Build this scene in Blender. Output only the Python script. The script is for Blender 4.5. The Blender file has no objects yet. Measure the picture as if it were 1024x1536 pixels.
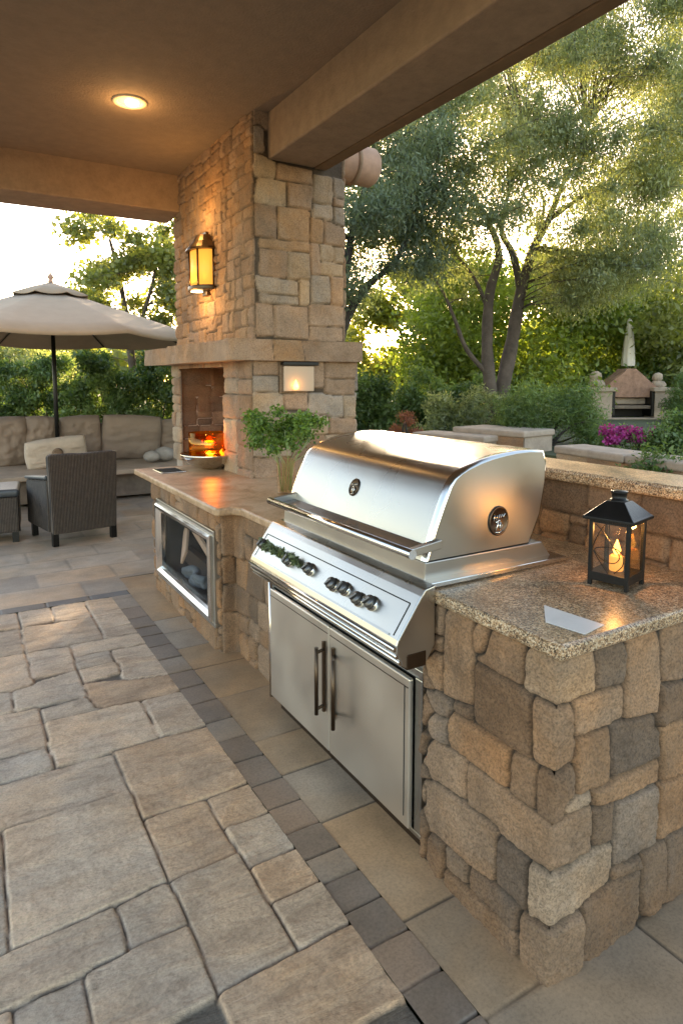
import bpy, bmesh, math, random
import numpy as np
from mathutils import Vector, Matrix
R=math.radians
random.seed(7); rng=np.random.default_rng(11)
S=bpy.context.scene; COL=S.collection

# ------------------------------------------------------------ camera, sky, sun, exposure
cam=bpy.data.cameras.new('camera'); co=bpy.data.objects.new('camera',cam); COL.objects.link(co)
PIT=math.atan(96/969.); YAW=R(30.9); CAMH=1.63
co.location=(0,0,CAMH); co.rotation_euler=(R(90)-PIT,0,-YAW)
cam.sensor_fit='VERTICAL'; cam.sensor_height=36; cam.lens=36*969/1536.
cam.shift_y=-102/1536.; cam.clip_start=.05; cam.clip_end=500
S.camera=co
SUN_AZ=R(33.5); SUN_EL=R(14)      # azimuth from +Y towards +X
wd=bpy.data.worlds.new('World'); S.world=wd; wd.use_nodes=True
nt=wd.node_tree; bg=nt.nodes['Background']
sky=nt.nodes.new('ShaderNodeTexSky'); sky.sky_type='NISHITA'; sky.sun_disc=False
sky.sun_elevation=SUN_EL; sky.sun_rotation=SUN_AZ; sky.air_density=1.0; sky.dust_density=1.2; sky.ozone_density=1.5
tint=nt.nodes.new('ShaderNodeMix'); tint.data_type='RGBA'; tint.blend_type='MULTIPLY'; tint.inputs[0].default_value=1; tint.inputs[7].default_value=(1.17,.965,.80,1)
nt.links.new(sky.outputs[0],tint.inputs[6]); nt.links.new(tint.outputs[2],bg.inputs[0]); bg.inputs[1].default_value=.15
sun=bpy.data.lights.new('sun','SUN'); sun.energy=3.2; sun.angle=R(.6); sun.color=(1,.78,.52)
so=bpy.data.objects.new('sun',sun); COL.objects.link(so)
sd=Vector((math.sin(SUN_AZ)*math.cos(SUN_EL),math.cos(SUN_AZ)*math.cos(SUN_EL),math.sin(SUN_EL)))
so.rotation_euler=sd.to_track_quat('Z','Y').to_euler(); so.location=(8,14,6)
S.view_settings.view_transform='Standard'; S.view_settings.look='None'; S.view_settings.gamma=1
S.view_settings.exposure=2.65

# camera-ray helper: the point seen at photo pixel (x, y) at a given forward distance, or on z = h
fw=Vector((math.sin(YAW)*math.cos(PIT),math.cos(YAW)*math.cos(PIT),-math.sin(PIT)))
rt=Vector((math.cos(YAW),-math.sin(YAW),0)); upv=rt.cross(fw)
def ray(x,y): return fw+rt*((x-512)/969.)-upv*((y-666)/969.)
def at(x,y,w): return Vector((0,0,CAMH))+ray(x,y)*w
def onz(x,y,z):
    r=ray(x,y); return Vector((0,0,CAMH))+r*((z-CAMH)/r.z)
def ony(x,y,Y):
    r=ray(x,y); return Vector((0,0,CAMH))+r*(Y/r.y)

# ------------------------------------------------------------ noise
_T=rng.random((256,256))
def vnoise(x,y):
    xi=np.floor(x).astype(int); yi=np.floor(y).astype(int); fx=x-xi; fy=y-yi
    fx=fx*fx*(3-2*fx); fy=fy*fy*(3-2*fy)
    a=_T[xi&255,yi&255]; b=_T[(xi+1)&255,yi&255]; c=_T[xi&255,(yi+1)&255]; d=_T[(xi+1)&255,(yi+1)&255]
    return (a*(1-fx)+b*fx)*(1-fy)+(c*(1-fx)+d*fx)*fy-.5
def fbm(x,y,o=4):
    s=0; a=1.
    for k in range(o): s=s+a*vnoise(x*2**k+17.3*k,y*2**k+5.1*k); a*=.5
    return s

# ------------------------------------------------------------ materials
def srgb(r,g,b):
    f=lambda c:(c/255/12.92 if c/255<=.04045 else ((c/255+.055)/1.055)**2.4)
    return (f(r),f(g),f(b),1)
class NT:
    def __init__(s,name):
        s.m=bpy.data.materials.new(name); s.m.use_nodes=True; s.t=s.m.node_tree
        s.b=s.t.nodes['Principled BSDF']; s.o=s.t.nodes['Material Output']
    def n(s,ty,**k):
        q=s.t.nodes.new('ShaderNode'+ty)
        for a,v in k.items():
            if a.startswith('i_'): q.inputs[a[2:].replace('_',' ')].default_value=v
            else: setattr(q,a,v)
        return q
    def l(s,a,b): s.t.links.new(a,b)
    def set(s,**k):
        for a,v in k.items(): s.b.inputs[a.replace('_',' ')].default_value=v
        return s
    def coord(s): return s.n('TexCoord').outputs['Object']
    def noise(s,scale,detail=4,rough=.6,vec=None,dist=0):
        q=s.n('TexNoise'); q.inputs['Scale'].default_value=scale; q.inputs['Detail'].default_value=detail
        q.inputs['Roughness'].default_value=rough; q.inputs['Distortion'].default_value=dist
        s.l(vec or s.coord(),q.inputs['Vector']); return q.outputs['Fac']
    def ramp(s,fac,stops):
        q=s.n('ValToRGB'); e=q.color_ramp.elements
        while len(e)<len(stops): e.new(.5)
        for i,(p,c) in enumerate(stops): e[i].position=p; e[i].color=c if len(c)==4 else (*c,1)
        s.l(fac,q.inputs[0]); return q.outputs[0]
    def mix(s,a,b,fac,mode='MIX'):
        q=s.n('Mix',data_type='RGBA',blend_type=mode)
        for sock,v in ((q.inputs[0],fac),(q.inputs[6],a),(q.inputs[7],b)):
            if hasattr(v,'links') or isinstance(v,bpy.types.NodeSocket): s.l(v,sock)
            else: sock.default_value=v
        return q.outputs[2]
    def bump(s,h,strength=.3,dist=.01,prev=None):
        q=s.n('Bump'); q.inputs['Strength'].default_value=strength; q.inputs['Distance'].default_value=dist
        s.l(h,q.inputs['Height'])
        if prev is not None: s.l(prev,q.inputs['Normal'])
        return q.outputs[0]
    def attr(s,name='Col'): return s.n('Attribute',attribute_name=name).outputs['Color']
G=lambda v:(v,v,v,1)
M={}
def stone_mat(name,mot=.35,sp=.5,scale=1.,bs=.5,rough=.88,stain=None):
    n=NT(name); c=n.attr(); v=n.coord()
    big=n.ramp(n.noise(5*scale,5,.65,v),[(.3,G(1-mot)),(.7,G(1+mot*.6))])
    c=n.mix(c,big,1.,'MULTIPLY')
    fine=n.ramp(n.noise(140*scale,3,.7,v),[(.35,G(1-sp)),(.5,G(1)),(.68,G(1+sp*.7))])
    c=n.mix(c,fine,.8,'MULTIPLY')
    wm=n.ramp(n.noise(2.3*scale,3,.6,v,.6),[(.42,(1,1,1,1)),(.62,stain or (1.18,.98,.74,1))])
    c=n.mix(c,wm,.8,'MULTIPLY')
    n.l(c,n.b.inputs['Base Color']); n.set(Roughness=rough)
    b1=n.bump(n.noise(26*scale,6,.7,v),bs,.012); b2=n.bump(n.noise(170*scale,4,.7,v),bs*.8,.003,b1)
    n.l(b2,n.b.inputs['Normal']); return n.m
M['stone']=stone_mat('field_stone',.35,.55,1,.6)
M['chimney']=stone_mat('chimney_stone',.3,.35,.8,.6)
M['paver']=stone_mat('paver_stone',.22,.28,.8,.28,.72,(1.12,1.0,.86,1))
n_=NT.__new__(NT); n_.m=M['paver']; n_.t=n_.m.node_tree; n_.b=n_.t.nodes['Principled BSDF']
mp=n_.n('Mapping'); mp.inputs['Rotation'].default_value=(0,0,R(38)); mp.inputs['Scale'].default_value=(2.2,9,1); n_.l(n_.coord(),mp.inputs[0])
cl_n=n_.noise(1.6,6,.62,mp.outputs[0],.8); pv=n_.b.inputs['Normal'].links[0].from_socket
n_.l(n_.bump(cl_n,.55,.035,pv),n_.b.inputs['Normal'])
pc_=n_.b.inputs['Base Color'].links[0].from_socket
n_.l(n_.mix(pc_,n_.ramp(cl_n,[(.36,(.80,.78,.76)),(.5,(1,1,1)),(.66,(1.13,1.1,1.05))]),1.,'MULTIPLY'),n_.b.inputs['Base Color'])
M['tile']=stone_mat('floor_tile',.28,.22,.7,.12,.5,(1.15,1.,.82,1))
def granite(name,cols,scale=190,rough=.22):
    n=NT(name); v=n.coord()
    vo=n.n('TexVoronoi',feature='F1'); vo.inputs['Scale'].default_value=scale; n.l(v,vo.inputs['Vector'])
    q=n.n('SeparateColor'); n.l(vo.outputs['Color'],q.inputs[0])
    c=n.ramp(q.outputs[0],cols)
    n.t.nodes[-1].name
    pt=n.ramp(n.noise(9,5,.7,v),[(.35,G(.62)),(.65,G(1.15))])
    c=n.mix(c,pt,1.,'MULTIPLY'); fl=n.ramp(n.noise(75,4,.75,v),[(.38,G(.35)),(.52,G(1.05))]); c=n.mix(c,fl,.75,'MULTIPLY')
    n.l(c,n.b.inputs['Base Color']); n.set(Roughness=rough)
    n.l(n.bump(n.noise(260,2,.5,v),.05,.002),n.b.inputs['Normal']); return n.m
M['granite']=granite('speckled_granite',[(0,(.035,.022,.014)),(.2,(.15,.09,.05)),(.4,(.36,.215,.11)),(.72,(.54,.365,.205)),(.93,(.66,.54,.38))],290,.3)
n=NT('tan_marble'); v=n.coord()
c=n.ramp(n.noise(4.5,8,.7,v,1.2),[(.3,(.28,.155,.075)),(.5,(.48,.31,.175)),(.7,(.6,.44,.29))])
c=n.mix(c,n.ramp(n.noise(60,4,.7,v),[(.4,G(.7)),(.6,G(1.1))]),.6,'MULTIPLY'); n.l(c,n.b.inputs['Base Color']); n.set(Roughness=.38); M['marble']=n.m
def plain(name,col,rough=.6,metal=0,bump=0,bscale=40,var=.12,**k):
    n=NT(name); v=n.coord(); col=(*col[:3],1)
    c=n.mix(col,n.ramp(n.noise(bscale*.2,5,.65,v),[(.3,G(1-var)),(.7,G(1+var))]),1.,'MULTIPLY')
    n.l(c,n.b.inputs['Base Color']); n.set(Roughness=rough,Metallic=metal,**k)
    if bump: n.l(n.bump(n.noise(bscale,5,.65,v),bump,.01),n.b.inputs['Normal'])
    return n.m
def steel(name,col,rough,stretch=(1,1,1),smudge=.12):
    n=NT(name); v=n.coord(); mp=n.n('Mapping'); mp.inputs['Scale'].default_value=stretch; n.l(v,mp.inputs[0])
    br=n.noise(60,3,.6,mp.outputs[0]); sm=n.noise(4,1.5,.5,v)
    r=n.n('MapRange'); n.l(sm,r.inputs[0]); r.inputs[1].default_value=.3; r.inputs[2].default_value=.7; r.inputs[3].default_value=rough-smudge*.6; r.inputs[4].default_value=rough+smudge
    n.l(r.outputs[0],n.b.inputs['Roughness']); n.set(Metallic=1.)
    c=n.mix((*col,1),n.ramp(sm,[(.3,G(.96)),(.7,G(1.02))]),1.,'MULTIPLY'); n.l(c,n.b.inputs['Base Color'])
    n.l(n.bump(br,.035,.002),n.b.inputs['Normal']); return n.m
M['steel']=steel('brushed_steel',(.37,.358,.335),.27,(8,.25,8),.05)
M['steel_side']=steel('brushed_steel_side',(.40,.375,.34),.36,(.25,8,8))
M['steel_door']=steel('satin_steel_door',(.72,.68,.61),.38,(8,8,.25),.06)
M['panel']=steel('satin_panel',(.48,.455,.415),.27,(8,.3,8),.1)
M['chrome']=steel('polished_steel',(.70,.67,.62),.14,(8,.3,8),.06)
M['bronze']=plain('dark_bronze',(.10,.07,.048),.38,1,.05)
M['black']=plain('black_metal',(.018,.017,.016),.38,.6,.08,90)
M['dark']=plain('dark_void',(.02,.018,.016),.8)
M['knob']=plain('smoked_metal',(.13,.125,.12),.32,.8,.1,60)
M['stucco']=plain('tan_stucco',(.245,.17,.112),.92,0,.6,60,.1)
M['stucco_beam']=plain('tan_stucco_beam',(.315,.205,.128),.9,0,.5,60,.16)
M['terracotta']=plain('terracotta',(.46,.28,.19),.8,0,.2,40,.2)
M['cushion']=plain('taupe_cushion',(.25,.18,.13),.95,0,.5,12,.1)
M['pillow']=plain('cream_linen',(.50,.395,.30),.95,0,.3,60,.1)
M['canvas']=plain('beige_canvas',(.37,.285,.20),.9,0,.1,30,.06)
M['canvas_light']=plain('pale_canvas',(.66,.60,.52),.9,0,.1,30,.06)
M['wood']=plain('grey_brown_wood',(.2,.15,.11),.75,0,.3,50,.25)
M['benchseat']=plain('bench_stone_top',(.36,.27,.19),.8,0,.2,30,.15)
M['leather']=plain('black_leather',(.05,.055,.06),.28,0,.2,60,.2)
M['cap']=plain('sandstone_cap',(.40,.31,.235),.9,0,.5,30,.2)
M['bark']=plain('tree_bark',(.10,.075,.058),.95,0,.7,30,.35)
M['bark_dark']=plain('dark_bark',(.055,.045,.038),.95,0,.6,30,.35)
M['soil']=plain('garden_soil',(.07,.075,.035),1,0,.6,10,.4)
M['paper']=plain('pale_paper',(.62,.62,.61),.3,0,.02,50,.06)
M['boards']=plain('tan_cardboard',(.50,.33,.22),.85)
M['cloth']=plain('blue_grey_cloth',(.12,.13,.135),.9,0,.4,30,.3)
M['silver']=steel('hammered_silver',(.62,.56,.48),.16,(1,1,1),.1)
M['clay_red']=plain('brick_red_render',(.33,.19,.13),.95,0,.5,40,.35)
# wicker
n=NT('woven_wicker'); v=n.coord()
w1=n.n('TexWave',wave_type='BANDS',bands_direction='Z'); w1.inputs['Scale'].default_value=28; w1.inputs['Distortion'].default_value=1.2; n.l(v,w1.inputs['Vector'])
w2=n.n('TexWave',wave_type='BANDS',bands_direction='X'); w2.inputs['Scale'].default_value=22; w2.inputs['Distortion'].default_value=1.; n.l(v,w2.inputs['Vector'])
mm=n.mix(w1.outputs['Color'],w2.outputs['Color'],.5); mm2=n.mix(mm,n.noise(18,4,.8,v),.35)
n.l(n.ramp(mm2,[(.25,(.010,.007,.005)),(.5,(.045,.032,.023)),(.78,(.19,.15,.115))]),n.b.inputs['Base Color']); n.set(Roughness=.6)
n.l(n.bump(mm,.8,.01),n.b.inputs['Normal']); M['wicker']=n.m
def glass(name,col=(1,1,1),rough=.02,alpha=.12,ior=1.5):
    n=NT(name); t=n.n('BsdfTransparent'); t.inputs[0].default_value=(*col,1); g=n.n('BsdfGlossy'); g.inputs['Roughness'].default_value=rough
    f=n.n('Fresnel'); f.inputs[0].default_value=ior; ad=n.n('Math',operation='ADD'); n.l(f.outputs[0],ad.inputs[0]); ad.inputs[1].default_value=alpha*.3
    x=n.n('MixShader'); n.l(ad.outputs[0],x.inputs[0]); n.l(t.outputs[0],x.inputs[1]); n.l(g.outputs[0],x.inputs[2]); n.l(x.outputs[0],n.o.inputs[0]); return n.m
def thin(name,col,k,gc=(1,1,1)):
    n=NT(name); t=n.n('BsdfTransparent'); t.inputs[0].default_value=(*col,1); g=n.n('BsdfGlossy'); g.inputs['Roughness'].default_value=.05; g.inputs[0].default_value=(*gc,1)
    x=n.n('MixShader'); x.inputs[0].default_value=k; n.l(t.outputs[0],x.inputs[1]); n.l(g.outputs[0],x.inputs[2]); n.l(x.outputs[0],n.o.inputs[0]); return n.m
M['glass']=glass('clear_glass'); M['glass_dark']=thin('clear_pane',(.93,.94,.95),.035)
M['amber_glass']=thin('amber_glass',(.95,.60,.16),.16,(1,.62,.22))
M['antique_glass']=thin('wavy_glass',(.97,.92,.84),.04)
def emit(name,col,st):
    n=NT(name); n.set(Base_Color=(*col,1)); n.b.inputs['Emission Color'].default_value=(*col,1); n.b.inputs['Emission Strength'].default_value=st; return n.m
M['flame']=emit('flame_glow',(1,.45,.09),1.0); M['bulb']=emit('warm_bulb',(1,.72,.36),2)
M['amber_lit']=emit('lit_amber_panel',(1,.37,.045),.19)
n=NT('frosted_panel'); n.set(Base_Color=(.46,.34,.24,1),Roughness=.35)
n.b.inputs['Emission Color'].default_value=(1,.62,.28,1); n.b.inputs['Emission Strength'].default_value=.0; M['frost']=n.m
def leafmat(name,c1,c2,tr=.45,rough=.5):
    n=NT(name); a=n.n('Attribute',attribute_name='Col').outputs['Fac']
    c=n.ramp(a,[(0,c1),(1,c2)])
    d=n.n('BsdfDiffuse'); n.l(c,d.inputs[0]); t=n.n('BsdfTranslucent'); c2_=n.mix(c,(1.25,1.2,.5,1),1.,'MULTIPLY'); n.l(c2_,t.inputs[0])
    g=n.n('BsdfGlossy'); g.inputs['Roughness'].default_value=rough
    x=n.n('MixShader'); x.inputs[0].default_value=tr; n.l(d.outputs[0],x.inputs[1]); n.l(t.outputs[0],x.inputs[2])
    y=n.n('MixShader'); y.inputs[0].default_value=.05; n.l(x.outputs[0],y.inputs[1]); n.l(g.outputs[0],y.inputs[2]); n.l(y.outputs[0],n.o.inputs[0]); return n.m
M['leaf_mesquite']=leafmat('feathery_leaf',(.13,.16,.07),(.40,.44,.23),.6)
M['leaf_dark']=leafmat('dark_leaf',(.07,.10,.05),(.20,.25,.14),.45)
M['leaf_gold']=leafmat('sunlit_leaf',(.12,.15,.02),(.32,.33,.05),.6)
M['leaf_olive']=leafmat('olive_leaf',(.13,.15,.04),(.33,.36,.10),.6)
M['leaf_hedge']=leafmat('hedge_leaf',(.05,.095,.022),(.19,.28,.08),.45)
M['leaf_herb']=leafmat('herb_leaf',(.05,.11,.012),(.2,.32,.05),.4)
M['leaf_lime']=leafmat('lime_leaf',(.11,.17,.025),(.36,.44,.07),.6)
M['petal']=leafmat('magenta_petal',(.25,.02,.16),(.55,.06,.36),.4)
M['petal_orange']=leafmat('rust_petal',(.22,.07,.04),(.4,.16,.08),.4)

# ------------------------------------------------------------ builders
class MB:
    def __init__(s): s.v=[]; s.f=[]; s.sm=[]
    def add(s,vs,fs,smooth=False):
        o=len(s.v); s.v+= [tuple(p) for p in vs]; s.f+=[tuple(i+o for i in f) for f in fs]; s.sm+=[smooth]*len(fs); return s
    def box(s,x0,x1,y0,y1,z0,z1,T=None):
        vs=[Vector((x,y,z)) for z in (z0,z1) for y in (y0,y1) for x in (x0,x1)]
        if T is not None: vs=[T@p for p in vs]
        return s.add(vs,[(0,2,3,1),(4,5,7,6),(0,1,5,4),(2,6,7,3),(0,4,6,2),(1,3,7,5)])
    def prism(s,pts,a,b,axis='Y',smooth=False):
        # pts 2D polygon; extruded along axis from a to b
        def m(p,t): return {'Y':(p[0],t,p[1]),'X':(t,p[0],p[1]),'Z':(p[0],p[1],t)}[axis]
        n=len(pts); vs=[m(p,a) for p in pts]+[m(p,b) for p in pts]
        o=len(s.v); s.v+=vs
        s.f+=[tuple(o+i for i in range(n)),tuple(o+n+i for i in reversed(range(n)))]; s.sm+=[False,False]
        for i in range(n): j=(i+1)%n; s.f.append((o+i,o+n+i,o+n+j,o+j)); s.sm.append(smooth)
        return s
    def tube(s,pts,r,n=10,cap=True):
        pts=[Vector(p) for p in pts]; rs=r if isinstance(r,(list,tuple)) else [r]*len(pts); o=len(s.v)
        up=None
        for i,p in enumerate(pts):
            d=(pts[min(i+1,len(pts)-1)]-pts[max(i-1,0)]).normalized()
            if up is None: up=Vector((0,0,1)) if abs(d.z)<.9 else Vector((1,0,0))
            a=d.cross(up).normalized(); b=a.cross(d).normalized(); up=b
            for k in range(n):
                t=2*math.pi*k/n; s.v.append(tuple(p+a*(math.cos(t)*rs[i])+b*(math.sin(t)*rs[i])))
        for i in range(len(pts)-1):
            for k in range(n):
                k2=(k+1)%n; s.f.append((o+i*n+k,o+i*n+k2,o+(i+1)*n+k2,o+(i+1)*n+k)); s.sm.append(True)
        if cap:
            s.f.append(tuple(o+k for k in reversed(range(n)))); s.sm.append(False)
            e=o+(len(pts)-1)*n; s.f.append(tuple(e+k for k in range(n))); s.sm.append(False)
        return s
    def lathe(s,prof,n=24,T=None,closed=True):
        o=len(s.v)
        for r,z in prof:
            for k in range(n):
                t=2*math.pi*k/n; p=Vector((r*math.cos(t),r*math.sin(t),z)); s.v.append(tuple(T@p if T is not None else p))
        for i in range(len(prof)-1):
            for k in range(n):
                k2=(k+1)%n; s.f.append((o+i*n+k,o+i*n+k2,o+(i+1)*n+k2,o+(i+1)*n+k)); s.sm.append(True)
        if closed:
            s.f.append(tuple(o+k for k in reversed(range(n)))); s.sm.append(False)
            e=o+(len(prof)-1)*n; s.f.append(tuple(e+k for k in range(n))); s.sm.append(False)
        return s
    def build(s,name,mat,parent=None,bevel=0,seg=2,label=None,sub=0,world=False):
        me=bpy.data.meshes.new(name); off=Vector((0,0,0))
        if parent is not None and not world: off=wloc(parent)
        me.from_pydata([tuple(Vector(p)-off) for p in s.v],[],s.f)
        me.polygons.foreach_set('use_smooth',s.sm); me.materials.append(mat); me.update()
        bm=bmesh.new(); bm.from_mesh(me); bmesh.ops.recalc_face_normals(bm,faces=bm.faces); bm.to_mesh(me); bm.free()
        o=bpy.data.objects.new(name,me); COL.objects.link(o)
        if parent is not None: o.parent=parent
        if bevel:
            b=o.modifiers.new('bevel','BEVEL'); b.width=bevel; b.segments=seg; b.limit_method='ANGLE'; b.angle_limit=R(35)
        if sub:
            b=o.modifiers.new('sub','SUBSURF'); b.levels=sub; b.render_levels=sub
        if label: o['label']=label
        return o
def wloc(o):
    v=Vector(o.location); 
    while o.parent: o=o.parent; v+=Vector(o.location)
    return v
def thing(name,label,cat,loc=(0,0,0),rz=0,group=None):
    o=bpy.data.objects.new(name,None); COL.objects.link(o); o.location=loc; o.rotation_euler=(0,0,rz); o.empty_display_size=.1
    return tag(o,label,cat,group)
def tag(o,label,cat,group=None,kind=None):
    if label: o['label']=label
    if cat: o['category']=cat
    if group: o['group']=group
    if kind: o['kind']=kind
    return o
def struct(o,kind='structure'): o['kind']=kind; return o
def copy_tree(o,parent=None):
    c=o.copy(); COL.objects.link(c); c.parent=parent
    for ch in o.children: copy_tree(ch,c)
    return c
def raw_mesh(name,V,F,mat,parent=None,cols=None,smooth=True):
    """V (n,3) world coordinates, F (m,k) faces"""
    if parent is not None: V=V-np.array(wloc(parent))
    me=bpy.data.meshes.new(name); n=len(V); m,k=F.shape
    me.vertices.add(n); me.vertices.foreach_set('co',np.ascontiguousarray(V,dtype=np.float32).ravel())
    me.loops.add(m*k); me.loops.foreach_set('vertex_index',np.ascontiguousarray(F,dtype=np.int32).ravel())
    me.polygons.add(m); me.polygons.foreach_set('loop_start',np.arange(0,m*k,k,dtype=np.int32))
    me.polygons.foreach_set('loop_total',np.full(m,k,dtype=np.int32))
    me.update(calc_edges=True)
    me.polygons.foreach_set('use_smooth',np.full(m,smooth))
    if cols is not None:
        a=me.attributes.new('Col','FLOAT_COLOR','POINT'); c=np.ones((n,4),dtype=np.float32)
        if cols.ndim==1: c[:,:3]=cols[:,None]
        else: c[:,:3]=cols
        a.data.foreach_set('color',c.ravel())
    me.materials.append(mat)
    o=bpy.data.objects.new(name,me); COL.objects.link(o)
    if parent is not None: o.parent=parent
    return o

# ------------------------------------------------------------ stonework: a dense height field, one colour and one tilt per stone
PAL={'t':(.25,.16,.096),'b':(.165,.105,.063),'g':(.18,.13,.092),'o':(.26,.15,.077),'l':(.285,.20,.13),'d':(.13,.088,.058)}
CPAL={'t':(.32,.21,.135),'b':(.26,.165,.10),'g':(.31,.245,.19),'o':(.33,.205,.115),'l':(.37,.275,.19)}
PPAL={'l':(.50,.385,.28),'t':(.50,.345,.22),'g':(.42,.345,.27),'d':(.12,.095,.078)}
def layout_eval(polys,A,B,k=90.,slack=.014):
    """smooth distance to the nearest stone's edge (half way to the next stone) and that stone's index"""
    best=np.full(A.shape,-.3); sec=np.full(A.shape,-.3); idx=np.full(A.shape,-1)
    for i,(c,pl) in enumerate(polys):
        for p in (pl if isinstance(pl[0],list) else [pl]):
            p=np.array(p,float); x,y=p[:,0],p[:,1]
            if np.sum(x*np.roll(y,-1)-np.roll(x,-1)*y)<0: p=p[::-1]
            lo=p.min(0)-.04; hi=p.max(0)+.04
            m=(A>lo[0])&(A<hi[0])&(B>lo[1])&(B<hi[1])
            if not m.any(): continue
            a=A[m]; b=B[m]; acc=0.
            for j in range(len(p)):
                q=p[j]; e=p[(j+1)%len(p)]-q; L=math.hypot(*e)
                if L<1e-5: continue
                acc=acc+np.exp(np.clip(-k*(e[0]*(b-q[1])-e[1]*(a-q[0]))/L,-60,60))
            d=-np.log(acc)/k
            bb=best[m]; ii=idx[m]; ss=sec[m]; w=d>bb
            ss=np.where(ii==i,ss,np.where(w,bb,np.maximum(ss,d))); bb=np.where(w,d,bb); ii[w]=i
            best[m]=bb; idx[m]=ii; sec[m]=ss
    return np.minimum((best-sec)/2,best+slack),idx
def ashlar(x0,x1,y0,y1,mw,mh,pal='ttbbogl',seed=0):
    rr=random.Random(seed); out=[]
    def sp(a,b,c,d):
        w=b-a; h=d-c
        if w>mw*1.35 or (w>mw*.8 and rr.random()<.5 and w>h*.9):
            t=a+w*rr.uniform(.34,.66)
            if h<=mh*1.3 or w>h*1.2: sp(a,t,c,d); sp(t,b,c,d); return
        if h>mh*1.35 or (h>mh*.75 and rr.random()<.5 and h>w*.75):
            t=c+h*rr.uniform(.34,.66); sp(a,b,c,t); sp(a,b,t,d); return
        out.append((rr.choice(pal),[(a,c),(b,c),(b,d),(a,d)]))
    nh=max(1,round((y1-y0)/(mh*1.9)))
    ys=[y0+(y1-y0)*i/nh for i in range(nh+1)]
    for i in range(nh): 
        nw=max(1,round((x1-x0)/(mw*2.4))); xs=[x0]+[x0+(x1-x0)*(j+rr.uniform(-.3,.3))/nw for j in range(1,nw)]+[x1]
        for j in range(nw): sp(xs[j],xs[j+1],ys[i],ys[i+1])
    return out
def stone_field(polys,A,B,pal,gap,rnd,prot,warp,rough,seed,tilt=.25,mortar=(.12,.10,.08),k=90.,wf=7.,slack=.014,grit=0.):
    wa=fbm(A*wf+seed,B*wf+3,3)*warp; wb=fbm(A*wf+50+seed,B*wf+31,3)*warp
    d,idx=layout_eval(polys,A+wa,B+wb,k,slack)
    rr=np.random.default_rng(seed+5); n=len(polys)
    tx=rr.normal(0,tilt,n); ty=rr.normal(0,tilt,n); ph=rr.uniform(.7,1.15,n); cv=rr.uniform(.86,1.14,n)
    fl_=lambda p: [q for a in p for q in a] if isinstance(p[0],list) else p
    cx=np.array([np.mean([q[0] for q in fl_(p[1])]) for p in polys]); cy=np.array([np.mean([q[1] for q in fl_(p[1])]) for p in polys])
    t=np.clip((d-gap)/rnd,0,1); prof=np.sqrt(np.clip(1-(1-t)**2,0,1))
    lump=fbm(A*9+seed*3+idx*7.7,B*9+idx*3.3,4)*rough+fbm(A*55,B*55,3)*rough*.16
    H=prof*(prot*ph[idx]+ (A-cx[idx])*tx[idx]*.25*prot/.03+(B-cy[idx])*ty[idx]*.25*prot/.03+lump)
    H=H+prof*grit*np.clip(fbm(A*70+seed,B*70,3),-.5,.5)
    H=np.where(d>gap,np.maximum(H,0),np.minimum(0,lump*.2))
    base=np.array([pal[c] for c,_ in polys]); C=base[idx]*cv[idx][...,None]
    mo=np.clip((gap+.0015-d)/.003,0,1)[...,None]
    C=C*(1-mo)+np.array(mortar)*mo
    return H,C
def stone_wall(name,path,z0,z1,polys,mat,parent,outward=1,ds=.008,pal=PAL,gap=.004,rnd=.022,prot=.03,warp=.02,rough=.012,seed=1,hole=None,s0=0.,rcorner=.02,mortar=(.12,.10,.08),k=90.,tilt=.25,wf=7.,slack=.014,grit=0.):
    P=np.array(path,float); seg=np.diff(P,axis=0); L=np.hypot(seg[:,0],seg[:,1]); cum=np.concatenate([[0],np.cumsum(L)])
    n=int(cum[-1]/ds)+1; s=np.linspace(0,cum[-1],n)
    def pos(q):
        q=np.clip(q,0,cum[-1]); i=np.clip(np.searchsorted(cum,q,side='right')-1,0,len(L)-1); f=(q-cum[i])/L[i]
        return P[i]+seg[i]*f[:,None], seg[i]/L[i][:,None]
    pp=0; tt=0
    for o in np.linspace(-rcorner,rcorner,5): a,b=pos(s+o); pp=pp+a/5; tt=tt+b/5
    a,_=pos(s[:1]); pp[0]=a[0]; a,_=pos(s[-1:]); pp[-1]=a[0]
    tt/=np.linalg.norm(tt,axis=1)[:,None]; nn=np.stack([tt[:,1],-tt[:,0]],1)*outward
    nz=int((z1-z0)/ds)+1; z=np.linspace(z0,z1,nz)
    A,B=np.meshgrid(s+s0,z,indexing='ij')
    H,C=stone_field(polys,A,B,pal,gap,rnd,prot,warp,rough,seed,tilt,mortar,k,wf,slack,grit)
    V=np.empty((n,nz,3)); V[...,0]=pp[:,0][:,None]+nn[:,0][:,None]*(H-prot*.6); V[...,1]=pp[:,1][:,None]+nn[:,1][:,None]*(H-prot*.6); V[...,2]=B
    I=np.arange(n*nz).reshape(n,nz); F=np.stack([I[:-1,:-1],I[1:,:-1],I[1:,1:],I[:-1,1:]],-1)
    if hole is not None:
        sc=(A[:-1,:-1]+ds/2); zc=(B[:-1,:-1]+ds/2); keep=~((sc>hole[0])&(sc<hole[1])&(zc>hole[2])&(zc<hole[3]))
        F=F[keep]
    F=F.reshape(-1,4)
    if outward<0: F=F[:,::-1]
    return raw_mesh(name,V.reshape(-1,3),F,mat,parent,C.reshape(-1,3))

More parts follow.
